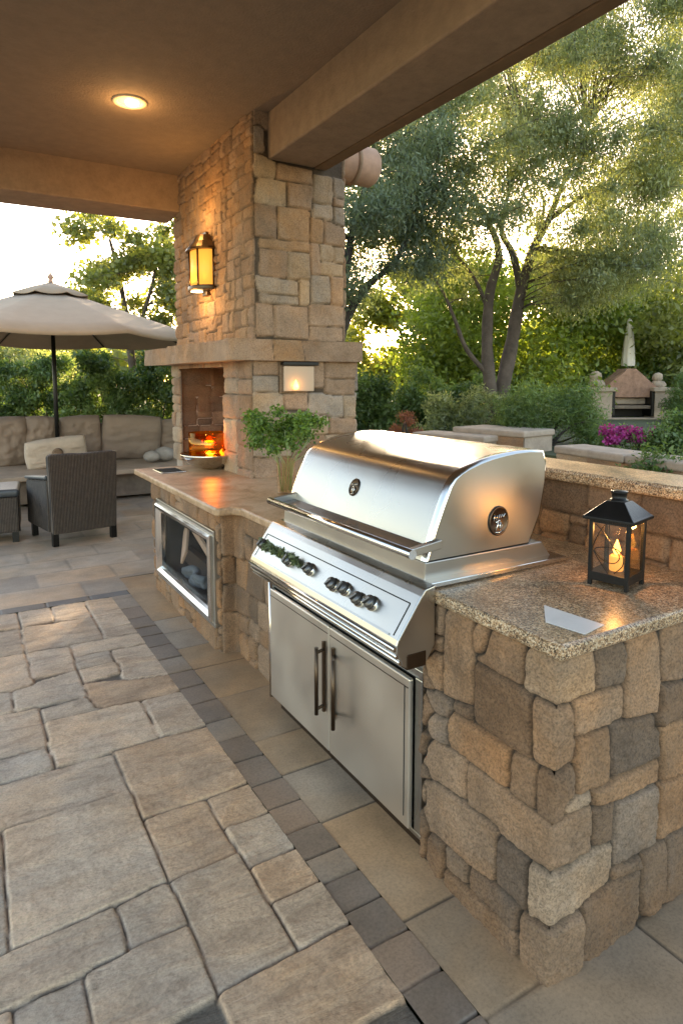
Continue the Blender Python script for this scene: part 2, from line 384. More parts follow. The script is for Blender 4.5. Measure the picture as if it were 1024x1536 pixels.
# ------------------------------------------------------------ leaves
def leaves(name,centres,size,mat,parent=None,aspect=.45,droop=None,jit=.35,seed=0,cbias=None,flat=0.):
    r=np.random.default_rng(seed); n=len(centres); c=np.asarray(centres,float)
    d=r.normal(size=(n,3)); 
    if droop is not None: d=d*.55+np.array(droop)
    d/=np.linalg.norm(d,axis=1)[:,None]
    u=r.normal(size=(n,3)); u[:,2]*=(1-flat); u-=d*np.sum(u*d,1)[:,None]; u/=np.linalg.norm(u,axis=1)[:,None]
    sz=(size*(1+jit*r.normal(size=n)).clip(.45,1.8))[:,None]
    V=np.stack([c-d*sz*.5,c+u*sz*aspect*.5,c+d*sz*.5,c-u*sz*aspect*.5],1).reshape(-1,3)
    F=np.arange(4*n).reshape(n,4)
    col=r.random(n) if cbias is None else np.clip(cbias+r.normal(0,.18,n),0,1)
    return raw_mesh(name,V,F,mat,parent,np.repeat(col,4),smooth=False)
def clump_pts(cs,rs,n,seed,hollow=.35):
    """n points in ellipsoid clumps; cs centres, rs radii (m,3)"""
    r=np.random.default_rng(seed); cs=np.asarray(cs,float); rs=np.asarray(rs,float)
    if rs.ndim==1: rs=np.repeat(rs[:,None],3,1)
    w=np.prod(rs,1)**.8; k=r.choice(len(cs),n,p=w/w.sum())
    d=r.normal(size=(n,3)); d/=np.linalg.norm(d,axis=1)[:,None]; q=hollow+(1-hollow)*r.random(n)**(.6 if hollow>.05 else .8)
    q*=1+.22*r.normal(size=n)
    return cs[k]+d*rs[k]*q[:,None],k
COUNTER=[('t',[(-0.545,0.904),(-0.447,0.907),(-0.449,0.82),(-0.543,0.82)]),('t',[(-0.543,0.815),(-0.453,0.814),(-0.454,0.763),(-0.546,0.759)]),('t',[(-0.551,0.751),(-0.454,0.759),(-0.454,0.641),(-0.554,0.634)]),('t',[(-0.444,0.903),(-0.314,0.906),(-0.31,0.653),(-0.451,0.64)]),('t',[(-0.311,0.903),(-0.249,0.903),(-0.256,0.819),(-0.305,0.819)]),('t',[(-0.247,0.908),(-0.107,0.907),(-0.115,0.8),(-0.304,0.801)]),('b',[(-0.308,0.794),(-0.115,0.796),(-0.081,0.795),(-0.076,0.61),(-0.306,0.618)]),('g',[(-0.554,0.62),(-0.404,0.624),(-0.412,0.565),(-0.549,0.544)]),('b',[(-0.4,0.626),(-0.312,0.647),(-0.311,0.613),(-0.384,0.601)]),('g',[(-0.552,0.533),(-0.419,0.557),(-0.417,0.479),(-0.551,0.454)]),('o',[(-0.41,0.589),(-0.151,0.59),(-0.161,0.479),(-0.418,0.482)]),('t',[(-0.554,0.45),(-0.331,0.465),(-0.325,0.342),(-0.551,0.313)]),('b',[(-0.151,0.586),(-0.058,0.598),(-0.057,0.473),(-0.155,0.467)]),('t',[(-0.551,0.308),(-0.2,0.334),(-0.206,0.16),(-0.547,0.13)]),('d',[(-0.196,0.306),(-0.077,0.314),(-0.077,0.161),(-0.195,0.168)]),('b',[(-0.534,0.123),(-0.426,0.144),(-0.429,0.01),(-0.542,-0.008)]),('g',[(-0.423,0.136),(-0.313,0.139),(-0.314,0.078),(-0.421,0.06)]),('d',[(-0.31,0.137),(-0.102,0.154),(-0.105,0.08),(-0.308,0.069)]),('b',[(-0.43,0.048),(-0.109,0.068),(-0.109,-0.009),(-0.429,-0.009)]),('g',[(0.156,0.907),(0.28,0.887),(0.279,0.786),(0.156,0.797)]),('t',[(0.069,0.785),(0.269,0.785),(0.276,0.685),(0.077,0.683)]),('t',[(0.286,0.894),(0.441,0.877),(0.452,0.653),(0.283,0.675)]),('t',[(0.447,0.879),(0.548,0.875),(0.561,0.729),(0.452,0.739)]),('d',[(0.23,0.678),(0.425,0.661),(0.457,0.509),(0.237,0.529)]),('o',[(0.085,0.677),(0.225,0.671),(0.232,0.522),(0.089,0.526)]),('b',[(0.438,0.742),(0.561,0.724),(0.572,0.607),(0.434,0.619)]),('o',[(0.469,0.607),(0.572,0.602),(0.589,0.417),(0.469,0.434)]),('o',[(0.165,0.5),(0.457,0.504),(0.462,0.437),(0.171,0.453)]),('l',[(0.053,0.507),(0.144,0.511),(0.152,0.48),(0.057,0.478)]),('b',[(0.163,0.452),(0.259,0.438),(0.257,0.321),(0.169,0.343)]),('g',[(0.262,0.424),(0.45,0.428),(0.464,0.24),(0.268,0.24)]),('o',[(0.461,0.424),(0.589,0.417),(0.604,0.241),(0.471,0.242)]),('b',[(0.263,0.229),(0.385,0.223),(0.387,0.195),(0.264,0.203)]),('b',[(0.134,0.175),(0.39,0.18),(0.401,0.032),(0.138,0.009)]),('b',[(0.395,0.227),(0.515,0.22),(0.528,0.053),(0.405,0.03)]),('d',[(0.522,0.222),(0.606,0.222),(0.625,0.011),(0.533,0.033)]),('l',[(-0.111,0.904),(0.0,0.919),(0.153,0.903),(0.151,0.799),(0.0,0.79),(-0.105,0.789)]),('t',[(-0.078,0.793),(0.0,0.788),(0.074,0.773),(0.081,0.639),(0.0,0.615),(-0.077,0.616)]),('b',[(-0.058,0.595),(0.0,0.605),(0.074,0.602),(0.076,0.523),(0.0,0.469),(-0.056,0.471)]),('t',[(-0.329,0.462),(0.0,0.461),(0.156,0.462),(0.172,0.333),(0.0,0.328),(-0.325,0.333)]),('l',[(-0.075,0.315),(0.0,0.324),(0.251,0.315),(0.258,0.201),(0.0,0.18),(-0.072,0.169)]),('t',[(-0.102,0.142),(0.0,0.168),(0.127,0.161),(0.132,0.008),(0.0,0.001),(-0.107,-0.007)])]
PAVERS=[('l',[(0.126,4.944),(0.303,4.884),(0.298,4.638),(0.115,4.671)]),('l',[(0.313,4.897),(0.519,4.888),(0.519,4.658),(0.31,4.631)]),('l',[(0.531,4.902),(0.747,4.893),(0.737,4.604),(0.517,4.641)]),('l',[(0.762,4.899),(0.935,4.854),(0.917,4.346),(0.757,4.345)]),('g',[(0.113,4.616),(0.296,4.609),(0.291,4.346),(0.103,4.371)]),('l',[(0.307,4.603),(0.744,4.587),(0.736,4.187),(0.3,4.179)]),('l',[(0.761,4.319),(0.921,4.325),(0.917,4.163),(0.752,4.178)]),('l',[(0.54,4.16),(0.933,4.13),(0.919,3.96),(0.538,3.978)]),('g',[(0.101,4.337),(0.29,4.336),(0.286,4.187),(0.095,4.191)]),('l',[(0.302,4.153),(0.534,4.139),(0.518,3.794),(0.299,3.798)]),('g',[(0.536,3.965),(0.734,3.953),(0.722,3.784),(0.53,3.787)]),('l',[(0.742,3.949),(0.931,3.937),(0.933,3.46),(0.733,3.486)]),('l',[(0.096,4.196),(0.287,4.162),(0.288,3.684),(0.076,3.71)]),('l',[(0.531,3.773),(0.729,3.766),(0.724,3.627),(0.534,3.604)]),('g',[(0.196,3.675),(0.517,3.764),(0.513,3.426),(0.178,3.462)]),('t',[(0.53,3.579),(0.935,3.438),(0.928,3.237),(0.519,3.276)]),('g',[(0.075,3.688),(0.179,3.663),(0.17,3.457),(0.065,3.455)]),('g',[(0.297,3.402),(0.515,3.4),(0.55,3.264),(0.292,3.265)]),('l',[(0.303,3.243),(0.736,3.224),(0.734,2.851),(0.289,2.841)]),('l',[(0.747,3.225),(0.932,3.235),(0.932,2.836),(0.737,2.846)]),('l',[(0.064,3.436),(0.283,3.426),(0.278,3.027),(0.048,3.029)]),('g',[(0.047,3.022),(0.279,3.013),(0.282,2.84),(0.039,2.829)]),('l',[(0.039,2.818),(0.519,2.816),(0.523,2.528),(0.069,2.529),(0.027,2.531)]),('t',[(0.532,2.835),(0.928,2.826),(0.933,2.327),(0.528,2.317)]),('l',[(0.073,2.509),(0.521,2.519),(0.52,1.979),(0.061,1.953)]),('g',[(-0.011,2.501),(0.068,2.501),(0.057,1.951),(-0.026,1.95)]),('l',[(-0.012,1.947),(0.345,1.959),(0.35,1.786),(-0.018,1.752)]),('l',[(0.358,1.958),(0.51,1.978),(0.526,1.781),(0.355,1.789)]),('t',[(0.531,2.311),(0.76,2.311),(0.761,1.987),(0.526,1.979)]),('t',[(0.773,2.311),(0.931,2.317),(0.936,2.125),(0.774,2.122)]),('l',[(0.777,2.11),(0.935,2.116),(0.94,1.897),(0.771,1.896)]),('t',[(0.774,1.887),(0.939,1.889),(0.938,1.717),(0.769,1.719)]),('l',[(0.778,1.71),(0.94,1.712),(0.938,1.532),(0.775,1.531)]),('l',[(0.531,1.971),(0.764,1.974),(0.767,1.532),(0.528,1.524)]),('t',[(0.531,1.52),(0.938,1.528),(0.942,1.263),(0.544,1.273)]),('d',[(0.36,1.512),(0.526,1.519),(0.537,1.35),(0.365,1.36)]),('d',[(0.815,1.251),(0.943,1.258),(1.067,1.263),(1.073,1.085),(0.842,1.104)]),('l',[(0.237,1.762),(0.525,1.778),(0.525,1.522),(0.213,1.512)]),('g',[(0.054,1.747),(0.223,1.758),(0.221,1.585),(0.05,1.58)]),('l',[(0.001,1.747),(0.052,1.744),(0.042,1.585),(-0.006,1.596)])]
BANDY=[4.869,4.645,4.423,4.222,4.06,3.87,3.657,3.449,3.249,3.05,2.846,2.662,2.476,2.286,2.286,2.124,1.97,1.823,1.703,1.567,1.423,1.269]
TANY=[4.302,4.045,3.765,3.437,3.056,2.587,2.298,1.962,1.451,1.096]
CHUP=[[(1.836,3.414),(1.983,3.47),(1.989,3.262),(1.827,3.239)],[(1.827,3.232),(2.08,3.189),(2.073,3.087),(1.819,3.086)],[(2.087,3.184),(2.377,3.18),(2.376,3.088),(2.079,3.094)],[(1.825,3.081),(1.938,3.075),(1.936,2.905),(1.828,2.901)],[(1.951,3.068),(2.16,3.064),(2.159,2.901),(1.948,2.907)],[(2.173,3.068),(2.369,3.069),(2.364,2.894),(2.172,2.903)],[(1.828,2.885),(2.077,2.887),(2.079,2.675),(1.828,2.669)],[(2.094,2.887),(2.355,2.881),(2.349,2.663),(2.097,2.671)],[(2.397,3.154),(2.55,3.155),(2.549,2.959),(2.389,2.955)],[(2.564,3.157),(2.674,3.146),(2.674,3.024),(2.571,3.028)],[(2.557,3.008),(2.674,3.006),(2.671,2.958),(2.556,2.96)],[(2.389,2.95),(2.549,2.948),(2.549,2.843),(2.389,2.856)],[(2.561,2.943),(2.674,2.946),(2.671,2.801),(2.56,2.818)],[(2.364,2.835),(2.472,2.837),(2.471,2.67),(2.36,2.67)],[(2.479,2.826),(2.664,2.8),(2.657,2.65),(2.478,2.665)],[(1.828,2.658),(1.941,2.654),(1.939,2.478),(1.825,2.485)],[(1.954,2.649),(2.347,2.645),(2.349,2.587),(1.953,2.593)],[(1.959,2.577),(2.158,2.574),(2.159,2.388),(1.957,2.395)],[(2.169,2.566),(2.349,2.569),(2.352,2.385),(2.167,2.383)],[(2.36,2.647),(2.436,2.649),(2.442,2.435),(2.359,2.428)],[(2.443,2.65),(2.556,2.649),(2.556,2.541),(2.443,2.536)],[(2.563,2.644),(2.664,2.636),(2.657,2.528),(2.563,2.535)],[(2.464,2.526),(2.657,2.519),(2.654,2.427),(2.463,2.436)],[(1.833,2.463),(1.945,2.451),(1.935,2.193),(1.823,2.192)],[(1.95,2.377),(2.256,2.349),(2.26,2.254),(1.951,2.263)],[(1.951,2.257),(2.26,2.248),(2.259,2.192),(1.954,2.198)],[(2.266,2.367),(2.359,2.368),(2.358,2.201),(2.269,2.195)],[(2.366,2.416),(2.527,2.417),(2.527,2.223),(2.365,2.215)],[(2.538,2.412),(2.654,2.421),(2.654,2.206),(2.538,2.205)],[(1.822,2.18),(2.05,2.177),(2.05,1.961),(1.821,1.955)],[(2.063,2.172),(2.341,2.176),(2.336,1.947),(2.06,1.952)],[(2.351,2.2),(2.65,2.199),(2.645,2.044),(2.35,2.041)],[(2.35,2.032),(2.642,2.038),(2.635,1.934),(2.349,1.935)]]
CHLO=[[(1.84,1.788),(2.108,1.79),(2.106,1.668),(1.838,1.667)],[(1.838,1.663),(2.106,1.659),(2.105,1.541),(1.836,1.543)],[(2.113,1.794),(2.346,1.794),(2.341,1.539),(2.105,1.541)],[(2.351,1.794),(2.485,1.792),(2.489,1.572),(2.344,1.573)],[(2.497,1.792),(2.796,1.792),(2.789,1.642),(2.497,1.648)],[(2.497,1.639),(2.787,1.635),(2.787,1.511),(2.497,1.517)],[(1.836,1.539),(2.134,1.527),(2.136,1.381),(1.833,1.381)],[(2.141,1.527),(2.344,1.525),(2.34,1.412),(2.14,1.417)],[(2.349,1.52),(2.65,1.508),(2.655,1.33),(2.536,1.334),(2.348,1.376)],[(2.661,1.503),(2.793,1.497),(2.788,1.324),(2.661,1.33)],[(2.526,1.329),(2.788,1.319),(2.786,1.193),(2.526,1.204)],[(1.833,1.376),(2.128,1.373),(2.126,1.23),(1.831,1.234)],[(2.133,1.372),(2.515,1.353),(2.515,1.205),(2.131,1.23)],[(1.831,1.23),(2.206,1.218),(2.204,1.038),(1.828,1.061)],[(2.21,1.213),(2.483,1.197),(2.482,1.02),(2.209,1.037)],[(1.828,1.056),(2.095,1.04),(2.093,0.883),(1.826,0.904)],[(2.1,1.04),(2.377,1.022),(2.377,0.86),(2.098,0.882)],[(2.488,1.197),(2.788,1.183),(2.789,1.001),(2.488,1.02)],[(2.383,1.022),(2.789,0.997),(2.789,0.828),(2.382,0.86)]]
# ============================================================ GROUND
# garden ground out to the horizon
nx=90; gx=np.linspace(-150,150,nx); A,B=np.meshgrid(gx,gx+60,indexing='ij')
V=np.stack([A,B,-.06+0*A],-1).reshape(-1,3); I=np.arange(nx*nx).reshape(nx,nx)
F=np.stack([I[:-1,:-1],I[1:,:-1],I[1:,1:],I[:-1,1:]],-1).reshape(-1,4)
struct(raw_mesh('ground',V,F,M['soil']))
def floor_field(name,x0,x1,y0,y1,polys,mat,ds,pal,mask=None,z=0.,**k):
    xs=np.arange(x0,x1+ds*.5,ds); ys=np.arange(y0,y1+ds*.5,ds); A,B=np.meshgrid(xs,ys,indexing='ij')
    H,C=stone_field(polys,A,B,pal,**k); a,b=A.shape
    V=np.stack([A,B,H+z],-1).reshape(-1,3); I=np.arange(a*b).reshape(a,b)
    F=np.stack([I[:-1,:-1],I[1:,:-1],I[1:,1:],I[:-1,1:]],-1)
    if mask is not None: F=F[mask(A[:-1,:-1],B[:-1,:-1])]
    return struct(raw_mesh(name,V,F.reshape(-1,4),mat,None,C.reshape(-1,3)))
XB0,XB1=.945,1.085; YE=4.96
# rug of tumbled pavers; traced blocks where the photo shows them, random ones to the left
lim=lambda y:.045*y-.045*1.6
rp=[q for q in ashlar(-1.6,.5,.3,YE,.36,.24,'llltg',5) if max(p[0]-lim(p[1]) for p in q[1])<-.16]
pp=[(c,[(min(x,XB0-.002) if x<XB0-.03 else XB0+.006,min(y,YE-.004) if y<YE-.13 else YE+.006) for x,y in p]) for c,p in PAVERS if c!='d']+rp
def paver_field(name,x0,x1,y0,y1,ds):
    return floor_field(name,x0,x1,y0,y1,pp,M['paver'],ds,PPAL,gap=.0024,rnd=.008,prot=.014,warp=.008,rough=.0055,seed=3,tilt=.08,mortar=(.13,.108,.085),grit=.0025,k=150.,z=-.012)
paver_field('patio_pavers',-1.6,XB0-.001,.5,2.6,.006)
paver_field('patio_pavers',-1.6,XB0-.001,2.6,YE,.009)
ys=sorted(set(BANDY+[YE,1.12,.97,.82,.6]),reverse=True); ys=[y for i,y in enumerate(ys) if i==0 or ys[i-1]-y>.02]
bp=[(random.choice('dmmnd'),[(XB0-.005,b),(XB1+.003,b),(XB1+.003,a),(XB0-.005,a)]) for a,b in zip(ys[:-1],ys[1:])]
bp+=[('s',[(x,YE-.003),(x+.3,YE-.003),(x+.3,YE+.114),(x,YE+.114)]) for x in np.arange(-1.6,XB1-.3+.25,.3)]
BP={'d':(.205,.157,.12),'m':(.27,.212,.16),'n':(.235,.168,.12),'s':(.18,.165,.155)}
floor_field('border_pavers',XB0,XB1,.6,YE,bp,M['tile'],.006,BP,gap=.0022,rnd=.007,prot=.01,warp=.004,rough=.0015,seed=8,tilt=.05,mortar=(.10,.082,.065),k=200.,z=-.008)
floor_field('edging_strip',-1.6,XB1,YE,YE+.11,bp,M['tile'],.01,BP,gap=.002,rnd=.006,prot=.01,warp=.003,rough=.001,seed=8,tilt=.03,mortar=(.10,.082,.065),k=200.,z=-.008)
TP={'a':(.39,.26,.15),'b':(.33,.235,.15),'c':(.33,.25,.175),'e':(.38,.30,.225)}
ty=[5.4]+TANY+[.4]; ty=sorted(ty,reverse=True)
cols=['a','e','e','a','a','b','a','c','a','b','c','a']
tp=[(cols[i%12],[(XB1+.002,b),(1.68,b),(1.68,a),(XB1+.002,a)]) for i,(a,b) in enumerate(zip(ty[:-1],ty[1:]))]
# tiles beside the right side of the counter
tp+=[(random.choice('bcbe'),[(1.68+.42*i,.62-.46*j),(2.1+.42*i,.62-.46*j),(2.1+.42*i,1.08-.46*j),(1.68+.42*i,1.08-.46*j)]) for i in range(5) for j in range(3)]
tp=[(c,[(x,y) for x,y in p]) for c,p in tp]
floor_field('border_tiles',XB1,3.4,.1,5.4,tp,M['tile'],.009,TP,gap=.003,rnd=.004,prot=.0045,warp=.0015,rough=.0008,seed=9,tilt=.02,mortar=(.13,.10,.07),k=300.,z=-.0045,
  mask=lambda a,b:(a<1.5)|(b<1.2))
fp=[(random.choice('eeeab'),[(x,y),(x+.6,y),(x+.6,y+.4),(x,y+.4)]) for j,y in enumerate(np.arange(YE+.11,12.4,.4)) for x in np.arange(-4-.3*(j%2),4.5,.6)]
TP2={'e':(.45,.365,.28),'a':(.45,.345,.25),'b':(.40,.325,.255)}
floor_field('patio_floor',-4,4,YE+.11,12.2,fp,M['tile'],.02,TP2,gap=.003,rnd=.008,prot=.003,warp=.006,rough=.0004,seed=9,tilt=.02,mortar=(.34,.28,.22),k=200.,z=-.003,mask=lambda a,b:(a<XB1)|(b>5.4))
# plain margin of the same floor under the camera and to the left
m=MB(); m.box(-5,-1.6,-3,YE+.11,-.05,-.004); m.box(-1.6,4,-3,.1,-.05,-.006); m.box(-1.6,XB1,.1,.6,-.05,-.008)
struct(m.build('patio_margin',plain('patio_concrete',(.36,.30,.24),.8,0,.1,30,.12)))

# ============================================================ RIGHT COUNTER WITH RAISED BAR
HT=.97
rc=thing('stone_counter','chunky tan and grey stone counter end beside the grill, topped with speckled brown granite','counter',(1.7,1.3,0))
SY=3.2-1.08
rs=[('t',[(-s0,z0_),(-s1,z0_),(-s1,z1_),(-s0,z1_)]) for s0,s1,z0_,z1_ in []]
cpoly=[(c,p) if len(p)!=6 else (c,[[p[0],(.035,p[1][1]),(.035,p[4][1]),p[5]],[(-.035,p[1][1]),p[2],p[3],(-.035,p[4][1])]]) for c,p in COUNTER]+ashlar(.69,1.6,0,.93,.26,.2,'tbogdo',21)+ashlar(-.62,-.50,.0,.93,.2,.2,'tb',3)
stone_wall('stone_base',[(1.29,1.625),(1.29,1.08),(2.75,1.08)],-.04,.928,cpoly,M['stone'],rc,outward=1,ds=.0055,gap=.0028,rnd=.010,prot=.021,warp=.004,rough=.008,grit=.006,seed=1,s0=-.545,rcorner=.005,mortar=(.03,.024,.018),k=115.,tilt=.2,wf=11.,slack=.035)
m=MB(); m.box(1.35,2.75,1.14,1.61,0,.925); m.build('core',M['dark'],rc)
m=MB(); m.box(1.262,2.16,1.045,1.615,.928,HT); m.build('countertop',M['granite'],rc,bevel=.012,seg=3)
m=MB(); m.box(1.86,2.16,1.617,3.05,.928,HT-.002); m.build('back_countertop',M['granite'],rc)
bar=thing('raised_bar','raised stone bar wall with pale speckled granite ledge behind the grill and black lantern','bar',(2.2,2,0))
stone_wall('bar_wall',[(2.13,3.05),(2.13,1.05),(2.6,1.05)],.9,1.222,ashlar(0,2.6,.9,1.24,.26,.14,'tboo',31),M['stone'],bar,outward=1,ds=.008,gap=.002,rnd=.016,prot=.022,warp=.014,rough=.014,seed=6,mortar=(.07,.05,.035))
m=MB(); m.box(2.165,2.34,1.09,3.05,0,1.22); m.build('core',M['chimney_plain'] if 'chimney_plain' in M else M['cap'],bar)
m=MB(); m.box(2.075,2.36,1.0,3.07,1.224,1.272); m.build('bar_top',M['granite'],bar,bevel=.012,seg=3)
pc=MB(); pc.prism([(1.455,1.275),(1.475,1.085),(1.375,1.068),(1.355,1.18)],HT+.001,HT+.0025,'Z')
tag(pc.build('paper_sheet',M['paper']),'blank pale grey sheet lying at the front corner of the granite counter','paper')

# ============================================================ LEFT COUNTER (ISLAND)
LT=.90
lc=thing('stone_island','long low stone counter with polished tan stone top running from grill to fireplace','counter',(1.7,4,0))
lp=[]
FR=(3.62,4.85,.16,.725)  # frame
path=[(1.95,5.05),(1.30,5.05),(1.30,3.56),(1.40,3.56),(1.40,2.70)]
s_far=.65; s_near=.65+1.49; 
hole=(s_far+5.05-FR[1]+.0,s_far+5.05-FR[0],FR[2],FR[3])
ip=ashlar(0,s_far,0,.855,.3,.16,'otbl',41)+ashlar(s_far,hole[0],-.03,.855,.25,.16,'otbl',42)+ashlar(hole[0],hole[1],-.03,FR[2],.26,.17,'otbt',43)+ashlar(hole[0],hole[1],FR[3],.855,.26,.12,'ottl',44)+ashlar(hole[1],s_near,-.03,.855,.2,.16,'ot',45)
ip+=ashlar(s_near,s_near+.98,-.03,.855,.26,.22,'tobtto',46)
stone_wall('stone_base',path,-.03,.853,ip,M['stone'],lc,outward=1,ds=.009,gap=.0025,rnd=.016,prot=.026,warp=.02,rough=.009,seed=4,hole=hole,mortar=(.04,.03,.02),k=70.,tilt=.2,wf=7.)
m=MB(); m.box(1.43,2.2,2.70,3.6,0,.85); m.box(1.33,2.2,4.87,5.03,0,.85); m.box(1.9,2.2,3.6,4.87,0,.85); m.box(1.33,1.9,3.6,4.87,.75,.85); m.box(1.33,1.9,3.6,4.87,0,.12)
m.build('core',M['dark'],lc)
m=MB(); m.prism([(1.375,2.69),(1.375,3.42),(1.34,3.47),(1.262,3.47),(1.245,3.49),(1.245,5.42),(1.9,5.42),(1.9,6.2),(2.2,6.2),(2.2,2.69)],.853,LT,'Z')
m.build('countertop',M['marble'],lc,bevel=.014,seg=3)
# framed niche
nc=thing('framed_niche','low cabinet with smoky glass front in a thick steel frame, below the tan countertop','cabinet',(1.3,4.23,.1))
def frame(mb,y0,y1,z0,z1,w,x0,x1):
    for a,b,c,d in ((y0,y1,z0,z0+w),(y0,y1,z1-w,z1),(y0,y0+w,z0+w,z1-w),(y1-w,y1,z0+w,z1-w)): mb.box(x0,x1,a,b,c,d)
fm=MB(); frame(fm,FR[0]-.015,FR[1]+.015,FR[2]-.015,FR[3]+.015,.03,1.275,1.34); fm.build('outer_frame',M['steel_side'],nc,bevel=.004)
# mitred inner moulding
def mould(mb,y0,y1,z0,z1,prof):
    # prof: list of (inset, x)
    c=[(y0,z0,1,1),(y1,z0,-1,1),(y1,z1,-1,-1),(y0,z1,1,-1)]
    rings=[[(x,y+sy*i,z+sz*i) for (y,z,sy,sz) in c] for i,x in prof]
    vs=[p for r_ in rings for p in r_]; fs=[]
    for k in range(len(prof)-1):
        for j in range(4): j2=(j+1)%4; fs.append((k*4+j,k*4+j2,(k+1)*4+j2,(k+1)*4+j))
    mb.add(vs,fs)
m=MB(); mould(m,FR[0]+.015,FR[1]-.015,FR[2]+.015,FR[3]-.015,[(0,1.30),(0,1.262),(.012,1.252),(.03,1.254),(.05,1.27),(.062,1.285),(.062,1.31)]); m.build('moulding',M['chrome'],nc)
m=MB(); m.box(1.305,1.309,FR[0]+.07,FR[1]-.07,FR[2]+.07,FR[3]-.07); m.build('glass_pane',M['glass_dark'],nc)
m=MB(); 
for b in ((1.34,1.88,3.62,3.63,.14,.74),(1.34,1.88,4.84,4.85,.14,.74),(1.87,1.88,3.63,4.84,.14,.74),(1.34,1.87,3.63,4.84,.14,.15),(1.34,1.87,3.63,4.84,.73,.74)): m.box(*b)
m.build('liner',plain('dark_liner',(.06,.055,.05),.7),nc)
def board(x,y,z,sx,sy,sz,rx,ry,rz,mat,nm,lb,ct,gr=None):
    T=Matrix.Translation((x,y,z))@Matrix.Rotation(rz,4,'Z')@Matrix.Rotation(ry,4,'Y')@Matrix.Rotation(rx,4,'X')
    m=MB(); m.box(-sx/2,sx/2,-sy/2,sy/2,-sz/2,sz/2,T); o=m.build(nm,mat,bevel=.004); tag(o,lb,ct,gr); return o
board(1.42,4.62,.44,.02,.30,.15,R(40),R(14),R(-12),M['boards'],'board','pinkish tan board leaning highest inside the framed niche','board')
board(1.42,4.24,.51,.02,.07,.22,R(-28),R(-20),R(10),M['boards'],'board','narrow tan slat leaning toward the near side inside the framed niche','board')
board(1.52,4.62,.26,.05,.42,.12,R(8),R(0),R(5),plain('dark_timber',(.08,.055,.04),.8),'timber','dark rough timber lying at the far back inside the framed niche','timber')
cl=MB(); 
for k in range(3):
    pts=[(1.38+.03*math.sin(i*.9+k),4.12+.36*i/11,.235+.026*k+.01*math.sin(i*1.3+k*2)) for i in range(12)]
    cl.tube(pts,[.026+.008*math.sin(i*.8+k) for i in range(12)],8)
tag(cl.build('folded_cloth',M['cloth'],sub=1),'crumpled blue grey cloth at the bottom of the framed niche','cloth')

# ============================================================ FIREPLACE
fpz=thing('stone_fireplace','tall tan stone outdoor fireplace column with mantel, rising to the patio ceiling','fireplace',(2.3,5.4,0))
cu=[(random.Random(i).choice('tlogt'),[(1.90+max(x-1.9,0.)+.0 if x>1.95 else 1.9,z) for x,z in p]) for i,p in enumerate(CHUP)]
cu=[(c,[(1.9+(x-1.9),z) for x,z in p]) for c,p in cu]   # s on the near face = 1.9 + (X-1.9)
cu+=ashlar(0,1.9,1.92,3.6,.24,.13,'otbo',51)+ashlar(2.66,4.6,1.92,3.6,.3,.22,'tlg',52)+ashlar(1.9,2.66,3.415,3.6,.25,.2,'t',53)
stone_wall('chimney_stone',[(1.9,6.3),(1.9,4.4),(2.665,4.4),(2.665,6.3)],1.93,3.52,cu,M['chimney'],fpz,outward=1,ds=.009,pal=CPAL,gap=.002,rnd=.013,prot=.026,warp=.010,rough=.012,grit=.006,tilt=.14,seed=12,mortar=(.09,.065,.045),k=120.,rcorner=.014)
cl2=[(random.Random(i+9).choice('tlttg'),[(2.0+max(x-1.88,0.),z) for x,z in p]) for i,p in enumerate(CHLO)]
cl2+=ashlar(0,.23,.85,1.80,.24,.17,'tl',61)+ashlar(.23,1.42,1.735,1.80,.3,.2,'tl',62)+ashlar(1.42,2.0,.85,1.80,.42,.2,'tlb',63)+ashlar(2.9,4.9,0.85,1.8,.3,.2,'tlg',64)
s0f=6.42-6.17; 
stone_wall('hearth_stone',[(1.88,6.42),(1.88,4.42),(2.785,4.42),(2.785,6.42)],.85,1.79,cl2,M['chimney'],fpz,outward=1,ds=.009,pal=CPAL,gap=.002,rnd=.013,prot=.026,warp=.010,rough=.011,grit=.006,tilt=.14,seed=14,hole=(.25,1.44,.80,1.735),mortar=(.09,.065,.045),k=120.,rcorner=.016)
m=MB(); m.box(1.925,2.74,6.20,6.38,0,1.78); m.box(2.2,2.76,4.45,6.20,0,.85); m.box(1.95,2.62,4.46,6.26,1.93,3.5); m.box(2.74,2.76,4.45,6.2,.85,1.78); m.box(1.95,2.74,4.45,4.95,.90,1.78); m.box(1.925,2.74,4.95,6.2,1.75,1.78)
m.box(1.9,2.2,6.21,6.4,0,.9)
m.build('core',M['cap'],fpz)
# firebox lining: stone faced inner walls
lin=stone_wall('firebox_lining',[(1.885,4.955),(2.5,4.955),(2.5,6.195),(1.885,6.195)],.90,1.745,ashlar(0,2.5,.9,1.75,.3,.17,'bbtd',71),M['chimney'],fpz,outward=-1,ds=.014,gap=.002,rnd=.014,prot=.014,warp=.01,rough=.008,seed=15,mortar=(.06,.045,.035))
m=MB(); m.box(1.9,2.55,4.96,6.19,.9,.905); m.build('hearth_floor',M['dark'],fpz)
